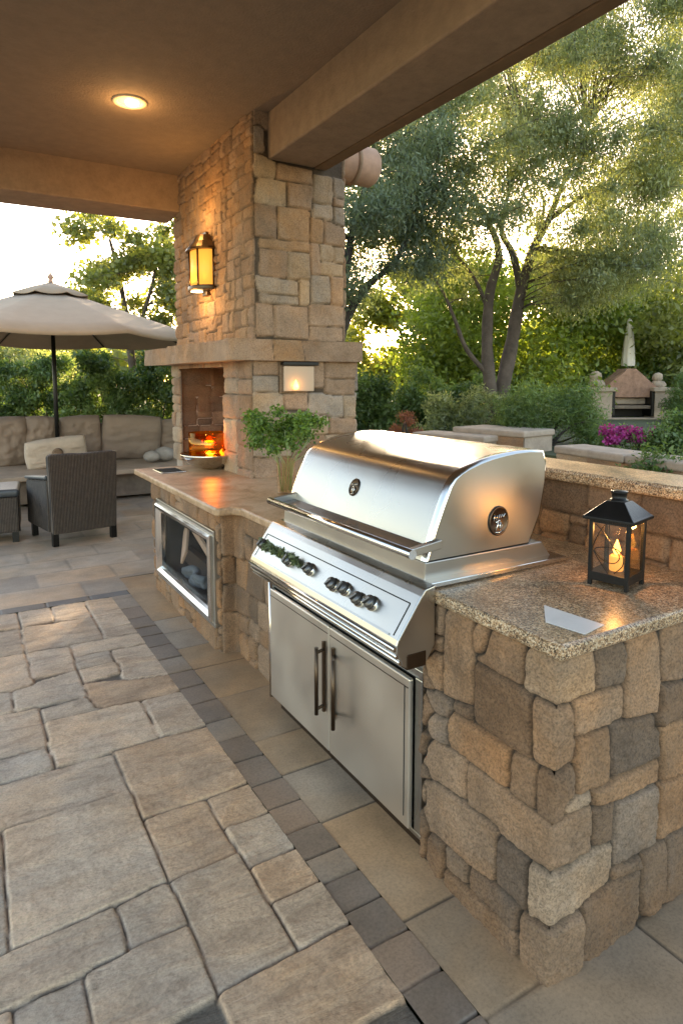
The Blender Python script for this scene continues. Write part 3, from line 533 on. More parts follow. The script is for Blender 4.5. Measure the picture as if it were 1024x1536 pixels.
# mantel and ledge
mp=[('t',[(0,1.75),(.9,1.75),(.9,1.95),(0,1.95)]),('t',[(.9,1.75),(2.25,1.75),(2.23,1.95),(.9,1.95)]),('t',[(2.25,1.75),(2.66,1.75),(2.64,1.95),(2.23,1.95)]),('o',[(2.66,1.75),(2.92,1.75),(2.88,1.95),(2.64,1.95)]),('t',[(2.92,1.75),(3.42,1.75),(3.42,1.95),(2.88,1.95)])]+ashlar(3.42,5.6,1.75,1.95,.5,.3,'tt',82)
stone_wall('mantel_face',[(1.70,6.68),(1.70,4.36),(2.79,4.36),(2.79,6.45)],1.772,1.925,mp,M['chimney'],fpz,outward=1,ds=.008,pal=CPAL,gap=.002,rnd=.02,prot=.02,warp=.012,rough=.016,seed=17,mortar=(.09,.065,.045),k=90.,rcorner=.014)
m=MB(); m.box(1.735,2.755,4.395,6.64,1.775,1.921); m.build('mantel_slab',M['cap'],fpz)

# ============================================================ PATIO ROOF
CZ=3.52; BZ=3.206
rf=thing('patio_roof','tan stucco patio ceiling carried by two deep stucco beams','roof',(0,3,3.5))
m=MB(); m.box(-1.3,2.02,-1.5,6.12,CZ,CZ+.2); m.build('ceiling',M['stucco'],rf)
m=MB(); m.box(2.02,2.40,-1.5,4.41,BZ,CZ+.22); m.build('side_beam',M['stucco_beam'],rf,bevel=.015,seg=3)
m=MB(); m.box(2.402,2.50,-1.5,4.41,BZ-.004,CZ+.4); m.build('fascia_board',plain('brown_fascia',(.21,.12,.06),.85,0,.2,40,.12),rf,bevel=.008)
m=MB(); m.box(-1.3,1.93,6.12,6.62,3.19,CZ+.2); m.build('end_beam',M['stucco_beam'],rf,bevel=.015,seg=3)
m=MB(); m.box(-1.5,2.6,-1.6,6.7,CZ+.23,CZ+.30); m.build('roof_deck',M['terracotta'],rf)
# barrel tiles at the eave beyond the beam
tl=thing('roof_tile','rounded terracotta barrel tile poking out past the beam above the chimney','roof tile',(2.55,4.5,3.3))
def barrel(x0,x1,r,yc,zc):
    n=14; m=MB(); o=[(yc+math.cos(t)*r,zc+math.sin(t)*r) for t in [math.pi*2*i/n for i in range(n)]]
    m.lathe([(r*.55,0),(r*.9,.008),(r,.03),(r,x1-x0-.03),(r*.9,x1-x0-.008),(r*.55,x1-x0)],28,Matrix.Translation((x0,yc,zc))@Matrix.Rotation(R(90),4,'Y')); return m
barrel(2.50,3.03,.15,4.56,3.345).build('tile_body',M['terracotta'],tl)
m=MB(); m.lathe([(.151,0),(.163,.006),(.163,.03),(.151,.036)],28,Matrix.Translation((2.80,4.56,3.345))@Matrix.Rotation(R(90),4,'Y')); m.build('tile_rim',M['stucco_beam'],tl)
# recessed light
cz=onz(195,152,CZ)
rl=thing('recessed_light','round recessed ceiling light glowing warm in the patio ceiling','ceiling light',(cz.x,cz.y,CZ))
m=MB(); m.lathe([(.115,-.001),(.112,-.010),(.085,-.012),(.075,-.002)],36,closed=False); m.build('trim_ring',plain('cream_trim',(.75,.6,.4),.5),rl,world=True)
m=MB(); m.lathe([(.001,-.004),(.074,-.0035)],36,closed=False); m.build('lamp_face',emit('dim_reflector',(1,.60,.22),.22),rl,world=True)
m=MB(); m.lathe([(.045,-.004),(.043,-.016),(.03,-.024),(.001,-.027)],24,Matrix.Translation((.015,.0,0))); m.build('bulb',M['bulb'],rl,world=True)
def lamp(name,loc,en,col=(1,.58,.22),r=.03,parent=None):
    l=bpy.data.lights.new(name,'POINT'); l.energy=en; l.color=col; l.shadow_soft_size=r
    o=bpy.data.objects.new(name,l); COL.objects.link(o); o.location=loc
    if parent is not None: o.parent=parent; o.location=Vector(loc)-wloc(parent)
    return o
lamp('bulb_light',(cz.x,cz.y,CZ-.12),.8,parent=rl,r=.05)

# ============================================================ WALL LANTERN on the chimney
sc=thing('wall_lantern','bronze half-round wall lantern with glowing amber panels on the chimney above the mantel','wall lantern',(1.88,5.32,2.36))
X0=1.885
def half(r,n=10): return [(X0-r*math.sin(math.pi*i/n),5.37-1.3*r*math.cos(math.pi*i/n)) for i in range(n+1)]
m=MB(); m.prism(half(.150),2.375,2.412,'Z',True); m.build('base_ring',M['bronze'],sc,bevel=.004)
m=MB(); m.prism(half(.128),2.412,2.70,'Z',True); m.build('glass_panel',M['amber_lit'],sc)
m=MB(); 
o=[half(.165),half(.158),half(.11),half(.08)]; zz=[2.70,2.72,2.775,2.83]
vs=[(x,y,z) for h,z in zip(o,zz) for x,y in h]; fs=[]; k=len(o[0])
for a in range(3):
    for i in range(k-1): fs.append((a*k+i,a*k+i+1,(a+1)*k+i+1,(a+1)*k+i))
fs.append(tuple(range(k))); fs.append(tuple(3*k+i for i in reversed(range(k))))
m.add(vs,fs); m.build('cap',M['bronze'],sc)
for i in (0,3,6,10):
    x,y=half(.134)[i]; m=MB(); m.tube([(x,y,2.41),(x,y,2.702)],.0085,8); m.build('bar',M['bronze'],sc)
m=MB(); m.box(1.865,1.90,5.31,5.43,2.34,2.86); m.build('back_plate',M['bronze'],sc,bevel=.004)
m=MB(); m.lathe([(.05,0),(.05,.004),(.001,.006)],16,Matrix.Translation((1.80,5.37,2.366))); m.build('lamp_lens',M['bulb'],sc)
lamp('lantern_bulb',(1.68,5.35,2.30),1.3,(1,.55,.16),.04,sc)
lamp('lantern_uplight',(1.68,5.33,2.95),1.1,(1,.55,.16),.04,sc)
# small frosted wall light on near face
w1=thing('frosted_wall_light','small frosted square wall light under a slim dark bar, glowing on the near chimney face','wall light',(2.22,4.39,1.64))
m=MB(); m.box(2.11,2.365,4.355,4.375,1.545,1.735); m.build('frosted_panel',M['frost'],w1,bevel=.006)
m=MB(); m.box(2.10,2.40,4.34,4.395,1.738,1.765); m.build('top_bar',M['black'],w1,bevel=.005)
m=MB(); m.lathe([(.001,-.028),(.02,-.02),(.024,0),(.012,.03),(.001,.05)],12,Matrix.Translation((2.205,4.35,1.583))); m.build('glow',M['flame'],w1)
lamp('panel_glow',(2.205,4.31,1.59),.06,(1,.5,.15),.02,w1)

# ============================================================ FIRE BOWL, GRATE, PLANT on the left top
bc=onz(312,704,LT); bx,by=1.80,5.13
fb=thing('fire_bowl','round hammered silver fire bowl with amber glass guard and flames before the fireplace opening','fire bowl',(bx,by,LT))
m=MB(); m.lathe([(.07,0),(.075,.004),(.14,.025),(.195,.06),(.232,.105),(.245,.125),(.238,.127),(.222,.105),(.185,.068),(.12,.035),(.001,.026)],44,Matrix.Translation((bx,by,LT))); m.build('bowl',M['silver'],fb)
m=MB(); n=26; vs=[];fs=[]
for i in range(n+1):
    t=R(-60)+R(360)*i/n; vs+=[(bx+.17*math.cos(t),by+.17*math.sin(t),LT+.105),(bx+.17*math.cos(t),by+.17*math.sin(t),LT+.30)]
for i in range(n): fs.append((2*i,2*i+2,2*i+3,2*i+1))
m.add(vs,fs,True); g=m.build('glass_guard',M['amber_glass'],fb); q=g.modifiers.new('s','SOLIDIFY'); q.thickness=.005
rr=random.Random(4)
for i in range(6):
    a=rr.uniform(0,6.28); d=rr.uniform(0,.12); h=rr.uniform(.04,.08); fx=bx+d*math.cos(a); fy=by+d*math.sin(a)
    m=MB(); m.tube([(fx,fy,LT+.09),(fx+.012,fy-.004,LT+.09+h*.35),(fx-.008,fy+.006,LT+.09+h*.7),(fx+.004,fy,LT+.09+h)],[.010,.017,.009,.001],8); m.build('flame',M['flame'],fb)
m=MB(); m.lathe([(.001,.075),(.15,.085),(.17,.09)],24,Matrix.Translation((bx,by,LT))); m.build('ember_bed',M['dark'],fb)
lamp('fire_light',(bx,by-.02,LT+.22),1.5,(1,.45,.10),.05,fb)
gr=onz(238,699,LT)
gt=thing('drain_grate','square silver grate plate set flat on the far end of the tan counter','grate',(1.46,5.12,LT))
m=MB(); m.box(1.36,1.56,5.0,5.26,LT+.001,LT+.009); m.build('plate',M['chrome'],gt,bevel=.003)
for i in range(6): m=MB(); m.box(1.385,1.535,5.03+i*.037,5.045+i*.037,LT+.010,LT+.013); m.build('slot',M['dark'],gt)
# plant
px_,py_=1.80,3.70
pt=thing('potted_herb','bushy green herb in a tall clear glass vase between fireplace and grill','potted plant',(px_,py_,LT))
m=MB(); m.lathe([(.050,0),(.055,.004),(.062,.24),(.064,.242),(.058,.238),(.048,.02),(.001,.018)],28,Matrix.Translation((px_,py_,LT))); m.build('vase',M['antique_glass'],pt)
m=MB(); rr=random.Random(2)
for i in range(13):
    a=rr.uniform(0,6.28); e=rr.uniform(.05,.24)
    m.tube([(px_+.03*math.cos(a),py_+.03*math.sin(a),LT+.02),(px_+.05*math.cos(a+.4),py_+.05*math.sin(a+.4),LT+.2),(px_+e*math.cos(a),py_+e*math.sin(a),LT+.3+rr.uniform(0,.2))],[.003,.003,.0015],5)
m.build('stems',plain('green_stem',(.28,.33,.14),.7),pt)
cs=[];rs=[]
for i in range(34):
    a=rr.uniform(0,6.28); e=.24*math.sqrt(rr.random()); cs.append((px_+e*math.cos(a),py_+e*math.sin(a),LT+.40+rr.uniform(-.13,.13)*(1-e))); rs.append((.07,.07,.055))
P,_=clump_pts(cs,rs,5200,3,.2); leaves('foliage',P,.021,M['leaf_herb'],pt,aspect=.7,seed=4)

# ============================================================ GRILL
gl=thing('gas_grill','large stainless built-in gas grill with rounded closed hood','grill',(1.5,2.1,.9))
YN,YF=1.60,2.62
prof=[(1.272,1.045),(1.290,1.10),(1.306,1.148),(1.335,1.22),(1.366,1.287),(1.385,1.312),(1.41,1.329),(1.444,1.344),(1.50,1.362),(1.557,1.374),(1.62,1.382),(1.676,1.386),(1.74,1.386),(1.803,1.381),(1.82,1.34),(1.818,1.269),(1.796,1.151),(1.745,1.045)]
fbnd=7
m=MB(); n=len(prof); ya,yb=YN+.028,YF-.028
vs=[(x,ya,z) for x,z in prof]+[(x,yb,z) for x,z in prof]
fs=[(i,i+1,n+i+1,n+i) for i in range(n-1)]
m.add(vs,fs,True); hood=m.build('hood',M['steel'],gl)
hood.modifiers.new('e','EDGE_SPLIT').split_angle=R(45)
def inset(d): # offset profile inward
    c=(1.56,1.19); out=[]
    for x,z in prof: v=Vector((c[0]-x,c[1]-z)).normalized()*d; out.append((x+v.x,z+v.y))
    return out
# rounded edge strips and end panels
for y,sg,nm in ((YN,1,'side_panel'),(YF,-1,'side_panel')):
    m=MB(); r0=prof; r1=[(x,z) for x,z in inset(.004)]; r2=inset(.012)
    ring=[(r0,y+sg*.028),(r0,y+sg*.010),(r1,y+sg*.003),(r2,y)]
    vs=[(x,yy,z) for p,yy in ring for x,z in p]; fs=[]
    for k in range(3):
        for i in range(n-1): fs.append((k*n+i,k*n+i+1,(k+1)*n+i+1,(k+1)*n+i))
    m.add(vs,fs,True); m.build('edge_band',M['chrome'],gl)
    m=MB(); m.add([(x,y+sg*.0005,z) for x,z in inset(.0115)],[tuple(range(n))]); m.build(nm,M['steel_side'],gl)
# base of the hood and the flared tray
m=MB(); m.prism([(1.268,1.047),(1.262,.975),(1.86,.975),(1.80,1.047)],YN-.004,YF+.004,'Y'); m.build('hood_base',M['steel_side'],gl,bevel=.004)
m=MB(); m.prism([(1.225,.9745),(1.225,.984),(1.262,.992),(1.885,.992),(1.895,.9745)],YN-.045,YF+.03,'Y'); m.build('tray',M['chrome'],gl,bevel=.003)
# seam and rear wall
m=MB(); m.box(1.30,1.85,YN+.02,YF-.02,.62,.974); m.build('body',M['steel_side'],gl)
# handle
m=MB(); m.tube([(1.178,1.545,1.098),(1.178,2.585,1.098)],.0155,16); m.build('handle',M['chrome'],gl)
for y in (1.565,2.57):
    m=MB(); m.prism([(1.176,1.086),(1.176,1.112),(1.30,1.128),(1.30,1.098)],y-.012,y+.012,'Y'); m.build('handle_bracket',M['steel_side'],gl,bevel=.003)
m=MB(); m.prism([(1.19,1.088),(1.19,1.092),(1.285,1.100),(1.285,1.094)],1.58,2.556,'Y'); m.build('handle_plate',M['steel'],gl)
# control panel
cp=[(1.262,.993),(1.222,.985),(1.205,.965),(1.118,.842),(1.112,.826),(1.112,.800),(1.124,.780),(1.135,.758),(1.155,.744),(1.225,.742),(1.262,.80)]
PY0,PY1=1.535,2.66
m=MB(); m.prism(cp,PY0,PY1,'Y'); m.build('control_panel',M['panel'],gl,bevel=.005,seg=3)
for x,z,r in ((1.110,.815,.008),(1.118,.790,.007),(1.130,.768,.008)):
    m=MB(); m.tube([(x,PY0+.002,z),(x,PY1-.002,z)],r,10); m.build('trim_rail',M['chrome'],gl)
m=MB(); m.box(1.15,1.226,PY0-.0025,PY0+.03,.741,.79); m.build('end_cap',M['bronze'],gl,bevel=.003)
# sloped panel frame: local basis on the slope
p0=Vector((1.205,0,.965)); p1=Vector((1.118,0,.842)); du=(p1-p0); SL=du.length; du.normalize(); nrm=Vector((du.z,0,-du.x)); 
if nrm.x>0: nrm=-nrm
def onp(y,t,h=0): return p0+du*(t*SL)+nrm*h+Vector((0,y,0))
m=MB()
def strip(m,a,b,w,h=.0025):
    a=Vector(a);b=Vector(b); d=(b-a).normalized(); s=d.cross(nrm)*w*.5; k=nrm*h
    m.add([a-s,b-s,b+s,a+s,a-s+k,b-s+k,b+s+k,a+s+k],[(3,2,1,0),(4,5,6,7),(0,1,5,4),(1,2,6,5),(2,3,7,6),(3,0,4,7)])
strip(m,onp(PY0+.03,.22),onp(PY1-.03,.22),.004,.0012); strip(m,onp(PY0+.03,.22),onp(PY0+.03,.95),.004,.0012); strip(m,onp(PY1-.03,.22),onp(PY1-.03,.95),.004,.0012)
m.build('panel_seam',M['dark'],gl)
m=MB(); strip(m,onp(PY0+.05,.97),onp(PY1-.03,.97),.006,.004); m.build('panel_lip',M['steel'],gl)
rotn=nrm.to_track_quat('Z','Y').to_matrix().to_4x4()
def knob(y,t,r=.027):
    T=Matrix.Translation(onp(y,t))@rotn
    m=MB(); m.lathe([(r*1.12,0),(r*1.12,.005),(r*1.02,.008)],26,T,closed=False); bz=m.build('bezel',M['chrome'],gl)
    m=MB(); m.lathe([(r,.004),(r*.97,.022),(r*.85,.027),(.001,.027)],26,T); k=m.build('knob',M['knob'],gl)
    m=MB(); m.box(-r*.8,r*.8,-.0045,.0045,.026,.036,T@Matrix.Rotation(R(70+random.uniform(-25,25)),4,'Z')); m.build('grip',M['knob'],k,bevel=.003)
for y,t_ in ((2.60,.55),(2.335,.62),(2.165,.56),(1.975,.62),(1.90,.58),(1.80,.64),(1.728,.58)): knob(y,t_,.023)
# badges
def badge(T,r,parent,nm='badge'):
    m=MB(); m.lathe([(r,0),(r,.004),(r*.93,.007),(r*.86,.004),(r*.84,.003),(.001,.003)],36,T@Matrix.Diagonal((.86,1,1,1))); b=m.build(nm,M['bronze'],parent)
    m=MB(); rr=random.Random(int(r*1000))
    def crv(pts,w): m.tube([T@Vector((x*r,y*r,.0045)) for x,y in pts],w*r,6)
    crv([(-.5,.05),(-.42,.4),(-.3,.12),(-.2,.38),(-.1,.15),(.02,.42),(.1,.2),(.25,.42),(.3,.22),(.5,.45)],.05)
    crv([(-.3,-.1),(-.05,.05),(.15,-.05),(.3,-.3),(.12,-.5)],.07); crv([(-.1,0),(-.15,-.35),(-.3,-.6)],.06); crv([(.1,-.1),(.05,-.4),(.18,-.65)],.06); crv([(-.35,-.72),(0,-.78),(.35,-.7)],.05)
    m.build('emblem',M['chrome'],b)
    return b
# front badge on the sloped hood face
pa,pb=Vector((1.306,0,1.148)),Vector((1.366,0,1.287)); fd=(pb-pa).normalized(); fn=Vector((-fd.z,0,fd.x))
Tf=Matrix.Translation(pa.lerp(pb,.45)+Vector((0,2.125,0))+fn*.0005)@Matrix(((0,fd.x,fn.x,0),(-1,fd.y,fn.y,0),(0,fd.z,fn.z,0),(0,0,0,1)))
badge(Tf,.036,gl)
Ts=Matrix.Translation((1.585,YN-.0005,1.148))@Matrix(((1,0,0,0),(0,0,-1,0),(0,1,0,0),(0,0,0,1)))
badge(Ts,.052,gl)
# small script mark on the lower rail
m=MB()
for k in range(5):
    y=1.70-k*.024; m.tube([(1.1065,y,.800),(1.1065,y-.006,.812),(1.1065,y-.010,.798),(1.1065,y-.016,.808),(1.1065,y-.02,.797)],.0016,5)
m.build('script_mark',M['paper'],gl)
# strip of small green leaf shapes along the control panel
cs=[onp(2.60-.037*i,.55+.05*math.sin(i*2.1),.018) for i in range(10)]
P,_=clump_pts([tuple(c) for c in cs],[(.014,.026,.022)]*10,520,8,.1)
sp=thing('leaf_strip','strip of small green leaves along the far end of the grill control panel','herb sprig',tuple(onp(2.42,.6,.02)))
leaves('leaf_cluster',P,.017,M['leaf_dark'],sp,aspect=.7,seed=9)
m=MB(); m.tube([onp(2.62-.04*i,.56+.04*math.sin(i*2.1),.02) for i in range(10)],.0025,5); m.build('stem',plain('leaf_strip_stem',(.1,.12,.04),.7),sp)

# ============================================================ CABINET DOORS under the grill
cb=thing('grill_cabinet','satin steel double-door cabinet built into the stone under the grill','cabinet',(1.3,2.2,0))
m=MB(); m.box(1.31,1.86,1.632,2.80,.09,.74); m.build('carcass',M['dark'],cb)
m=MB(); m.box(1.325,1.86,1.632,2.80,0,.09); m.build('kick_plate',M['bronze'],cb)
m=MB(); m.box(1.283,1.312,1.625,2.815,.635,.668); m.box(1.283,1.312,1.625,2.815,.070,.088); m.box(1.283,1.312,2.785,2.815,.088,.635); m.box(1.283,1.312,1.625,1.662,.088,.635); m.build('door_frame',M['steel'],cb,bevel=.003)
m=MB(); m.tube([(1.278,2.80,.075),(1.278,2.80,.66)],.014,14); m.build('edge_tube',M['chrome'],cb)
def door(y0,y1,hy,by_):
    m=MB(); m.box(1.262,1.281,y0,y1,.092,.63); d=m.build('door',M['steel_door'],cb,bevel=.006,seg=3)
    m=MB(); m.box(1.2600,1.2617,y0+.006,y1-.006,.597,.600); m.build('crease',M['bronze'],d)
    h=MB(); h.box(1.250,1.262,hy-.007,hy+.007,.255,.560); h.build('handle_plate',M['bronze'],d,bevel=.003)
    h=MB(); h.tube([(1.212,by_,.262),(1.212,by_,.548)],.0085,10); 
    for z in (.285,.525): h.tube([(1.258,hy,z),(1.212,by_,z)],.007,8)
    h.build('handle',M['bronze'],d)
door(2.212,2.782,2.243,2.225); door(1.665,2.206,2.165,2.09)
m=MB(); m.box(1.2605,1.2617,1.690,1.694,.13,.60); m.build('groove',M['dark'],cb)

# ============================================================ CANDLE LANTERN on the granite
lx,ly=1.816,1.30
ln=thing('candle_lantern','square black metal lantern with wavy glass and a lit amber candle on the granite','lantern',(lx,ly,HT),R(13))
ln.scale=(1,1,.94); a=.059; c_=.008
def LB(name,mat,boxes,bevel=0,parent=None):
    m=MB(); [m.box(*b) for b in boxes]; return m.build(name,mat,parent or ln,bevel=bevel,world=True)
for sx in (-1,1):
    for sy in (-1,1):
        LB('post',M['black'],[(sx*a-c_*.8,sx*a+c_*.8,sy*a-c_*.8,sy*a+c_*.8,0,.232)],.002)
LB('base',M['black'],[(-a-.006,a+.006,-a-.006,a+.006,.018,.048)],.002)
LB('top_frame',M['black'],[(-a-.004,a+.004,-a-.004,-a+.01,.218,.232),(-a-.004,a+.004,a-.01,a+.004,.218,.232),(-a-.004,-a+.01,-a+.01,a-.01,.218,.232),(a-.01,a+.004,-a+.01,a-.01,.218,.232)])
m=MB(); e=a+.022
rg=[(e,.230),(e,.240),(e-.006,.245),(.030,.292)]
vs=[(sx*q,sy*q,z) for q,z in rg for sx,sy in ((-1,-1),(1,-1),(1,1),(-1,1))]; fs=[(0,3,2,1),(12,13,14,15)]
for k in range(3):
    for j in range(4): fs.append((k*4+j,k*4+(j+1)%4,(k+1)*4+(j+1)%4,(k+1)*4+j))
m.add(vs,fs); m.build('roof',M['black'],ln,bevel=.002,world=True)
m=MB(); m.lathe([(.028,.288),(.028,.296),(.023,.298),(.023,.318),(.026,.32),(.026,.326),(.001,.327)],20); m.build('chimney_cap',M['black'],ln,world=True)
for s_ in (-1,1):
    LB('glass_pane',M['antique_glass'],[(-a+c_,a-c_,s_*a-.001,s_*a+.001,.048,.218)]); LB('glass_pane',M['antique_glass'],[(s_*a-.001,s_*a+.001,-a+c_,a-c_,.048,.218)])
def wirev(pts): 
    m=MB(); m.tube([(-a-.004,y,z) for y,z in pts],.0016,6); m.build('wire_scroll',M['black'],ln,world=True)
def sm(pts,n=8):
    out=[]; P=[pts[0]]+pts+[pts[-1]]
    for i in range(1,len(P)-2):
        for k in range(n):
            t=k/n; q=[.5*((2*P[i][j])+(-P[i-1][j]+P[i+1][j])*t+(2*P[i-1][j]-5*P[i][j]+4*P[i+1][j]-P[i+2][j])*t*t+(-P[i-1][j]+3*P[i][j]-3*P[i+1][j]+P[i+2][j])*t**3) for j in (0,1)]; out.append(tuple(q))
    return out+[pts[-1]]
wirev(sm([(.045,.215),(.02,.19),(-.01,.15),(-.035,.115),(-.02,.09),(.015,.092),(.045,.12),(.03,.135),(-.02,.14),(-.045,.12),(-.045,.085),(-.02,.055)]))
wirev(sm([(.015,.215),(.035,.18),(.055,.12),(.06,.05)])); wirev(sm([(.055,.13),(.03,.09),(.0,.05)]))
m=MB(); m.lathe([(.020,.048),(.022,.052),(.022,.098),(.018,.102),(.001,.102)],20); m.build('candle',emit('lit_wax',(.9,.38,.08),.16),ln,world=True)
m=MB(); m.lathe([(.001,.100),(.009,.108),(.013,.120),(.007,.140),(.001,.156)],14); m.build('flame',M['flame'],ln,world=True)
l=bpy.data.lights.new('candle_glow','POINT'); l.energy=.26; l.color=(1,.5,.15); l.shadow_soft_size=.012
o=bpy.data.objects.new('candle_glow',l); COL.objects.link(o); o.parent=ln; o.location=(0,0,.185)

# ============================================================ SOFA BENCH, cushions, chair, ottoman
def puffy(name,w,h,d,T,mat,parent=None,seed=0,wr=.02,n=16,pinch=.12):
    """a stuffed cushion: w along local x, h along local z, d thick (y)"""
    r=np.random.default_rng(seed); a,b=np.meshgrid(np.linspace(-1,1,n*2),np.linspace(-1,1,n*2),indexing='ij')
    th=np.clip((1-a**4)*(1-b**4),0,1)**.42; X=a*w/2*(1-pinch*.5*(b**2)); Z=b*h/2*(1-pinch*.5*(a**2))
    X=X+0*X; nz_=fbm(a*2.2+seed*7,b*2.2+seed*3,4)*wr+fbm(a*1.2+b*2.5+seed,b*5-a*2,3)*wr*.7
    V=[];
    for s_ in (1,-1):
        Y=s_*(th*d/2)+nz_*th*s_
        V.append(np.stack([X,Y,Z],-1).reshape(-1,3))
    V=np.concatenate(V); N=(n*2)**2; I=np.arange(N).reshape(2*n,2*n)
    F1=np.stack([I[:-1,:-1],I[1:,:-1],I[1:,1:],I[:-1,1:]],-1).reshape(-1,4); F2=F1[:,::-1]+N
    V=np.array([tuple(T@Vector(p)) for p in V]); o=raw_mesh(name,V,np.concatenate([F2,F1]),mat,parent)
    bm=bmesh.new(); bm.from_mesh(o.data); bmesh.ops.remove_doubles(bm,verts=bm.verts,dist=.0015); bmesh.ops.recalc_face_normals(bm,faces=bm.faces); bm.to_mesh(o.data); bm.free()
    return o
bn=thing('garden_bench','long low bench seat along the hedge with a flat tan top','bench',(1,9.3,0))
m=MB(); m.prism([(-2.2,8.70),(.4,8.70),(1.2,8.76),(2.0,8.74),(2.75,8.66),(3.0,9.4),(3.0,10.3),(-2.2,10.3)],.385,.45,'Z'); m.build('seat',M['benchseat'],bn,bevel=.015)
m=MB(); m.prism([(-2.1,9.05),(2.3,9.05),(2.75,9.0),(2.9,10.2),(-2.1,10.2)],.05,.385,'Z'); m.build('plinth',M['wood'],bn)
m=MB(); m.box(-2.2,3.1,10.2,10.32,.0,.98); m.build('backrest',M['wood'],bn,bevel=.02)
for x in (-1.2,1.05,2.6):
    m=MB(); m.box(x-.05,x+.05,8.78,8.88,0,.385); m.build('leg',M['wood'],bn,bevel=.008)
cw=[(-.30,.95,'leftmost big taupe back cushion, cut off by the photo edge, on the bench'),(.46,.60,'wrinkled taupe back cushion just left of the umbrella pole, behind the cream pillow'),(1.32,.86,'taupe back cushion just right of the umbrella pole'),(2.28,1.05,'widest taupe back cushion, loosely slumped at the right of the bench'),(3.02,.5,'narrow taupe back cushion half hidden by the fireplace')]
cpx=[(-20,45,628),(38,86,627),(92,153,626),(153,240,625),(238,262,631)]
labels=[c[2] for c in cw]
for i,(x0,x1,yt) in enumerate(cpx):
    Yc=9.98; a0=ony(x0,700,Yc).x; a1=ony(x1,700,Yc).x; top=ony((x0+x1)/2,yt,Yc).z
    if i==4: a1+=.5
    w=a1-a0; h=top-.43
    T=Matrix.Translation(((a0+a1)/2,Yc-.06*(i==3),.45+h/2))@Matrix.Rotation(R([-2,3,-2,4,0][i]),4,'Y')@Matrix.Rotation(R(9),4,'X')
    o=puffy('back_cushion',w*1.035,h*1.06,.34,T,M['cushion'],None,i+3,.045); tag(o,labels[i],'cushion','taupe back cushions on the bench')
    o['label']=labels[i]
p=ony(85,672,9.35)
T=Matrix.Translation((p.x,9.38,.66))@Matrix.Rotation(R(-6),4,'Y')@Matrix.Rotation(R(18),4,'X')
tp_=puffy('throw_pillow',.78,.42,.20,T,M['pillow'],None,31,.02); tag(tp_,'cream throw pillow with a brown pear-shaped motif propped on the bench','pillow')
m=MB(); m.lathe([(.001,0),(.05,.004),(.072,.012),(.05,.02),(.001,.024)],18,Matrix.Translation((p.x+.0,9.265,.66))@Matrix.Rotation(R(108),4,'X')@Matrix.Diagonal((1,1.15,1,1))); m.build('motif',plain('pear_brown',(.2,.13,.08),.9,0,.2,60,.5),tp_)
m=MB(); 
for k in range(5): m.tube([(ony(92+9*k,700,9.1).x,9.1+.05*math.sin(k*2),.50),(ony(97+9*k,700,9.1).x,9.13,.51+.02*(k%2)),(ony(104+9*k,700,9.1).x,9.1,.49)],[.05,.07,.05],10)
tag(m.build('rolled_throw',plain('patterned_throw',(.3,.25,.2),.95,0,.5,70,.5),sub=1),'small crumpled patterned throw at the foot of the cream pillow','throw')
p=ony(135,672,9.2)
m=MB(); m.lathe([(.001,-.095),(.06,-.075),(.095,0),(.06,.075),(.001,.095)],20,Matrix.Translation((p.x,9.2,.545))); tag(m.build('glass_float',plain('grey_green_ball',(.16,.19,.16),.4),sub=1),'round grey-green ball on the bench behind the wicker chair','ball')
def pebble(x,y,z,r,lb):
    m=MB(); m.lathe([(.001,-r*.6),(r*.7,-r*.45),(r,0),(r*.7,r*.45),(r*.01,r*.6)],16,Matrix.Translation((x,y,z))); tag(m.build('small_cushion',plain('stone_grey_fabric',(.3,.26,.22),.95,0,.3,30,.3),sub=1),lb,'small cushion','small round cushions on the bench')
p=ony(158,674,9.25); pebble(p.x,9.25,.51,.10,'small round grey cushion just right of the grey-green ball')
p=ony(228,676,9.3); pebble(p.x,9.3,.54,.14,'left one of the two small grey cushions beside the fireplace')
p=ony(248,674,9.3); pebble(p.x,9.35,.56,.18,'right one of the two small grey cushions beside the fireplace')

def armchair(loc,rz,label):
    t=thing('wicker_armchair',label,'armchair',loc,rz,'wicker armchairs on the patio')
    def B(name,mat,pts,y0,y1,bev=.02,axis='Y'):
        m=MB(); m.prism(pts,y0,y1,axis); return m.build(name,mat,t,bevel=bev,world=True)
    # local: x across, y toward the bench (front); back at y=0
    m=MB(); m.prism([(-.32,.12),(.32,.12),(.345,.90),(.30,.915),(0,.905),(-.30,.915),(-.345,.90)],0,.07,'Y'); m.build('backrest',M['wicker'],t,bevel=.02,world=True)
    for s_ in (-1,1):
        m=MB(); m.prism([(.07,.14),(.72,.14),(.72,.60),(.07,.66)],s_*.30-.045,s_*.30+.045,'X'); m.build('arm_side',M['wicker'],t,bevel=.02,world=True)
        m=MB(); m.prism([(.07,.662),(.74,.602),(.74,.632),(.07,.700)],s_*.30-.055,s_*.30+.055,'X'); m.build('arm_pad',M['leather'],t,bevel=.012,world=True)
    m=MB(); m.box(-.25,.25,.07,.70,.14,.36); m.build('seat',M['wicker'],t,bevel=.02,world=True)
    m=MB(); m.box(-.25,.25,.08,.71,.361,.47); m.build('seat_cushion',M['leather'],t,bevel=.03,seg=3,world=True)
    for x in (-.29,.29):
        for y in (.04,.67):
            m=MB(); m.box(x-.028,x+.028,y-.028,y+.028,0,.15); m.build('leg',M['black'],t,bevel=.003,world=True)
    return t
c1=armchair((1.08,6.80,0),R(11),'dark woven wicker armchair with black leather arms, back turned to the grill')
ot=thing('wicker_ottoman','dark wicker stool with glossy leather top at the left photo edge beside the armchair','stool',(.18,7.5,0),R(-6),)
m=MB(); m.box(-.36,.36,-.30,.30,.10,.46); m.build('body',M['wicker'],ot,bevel=.02,world=True)
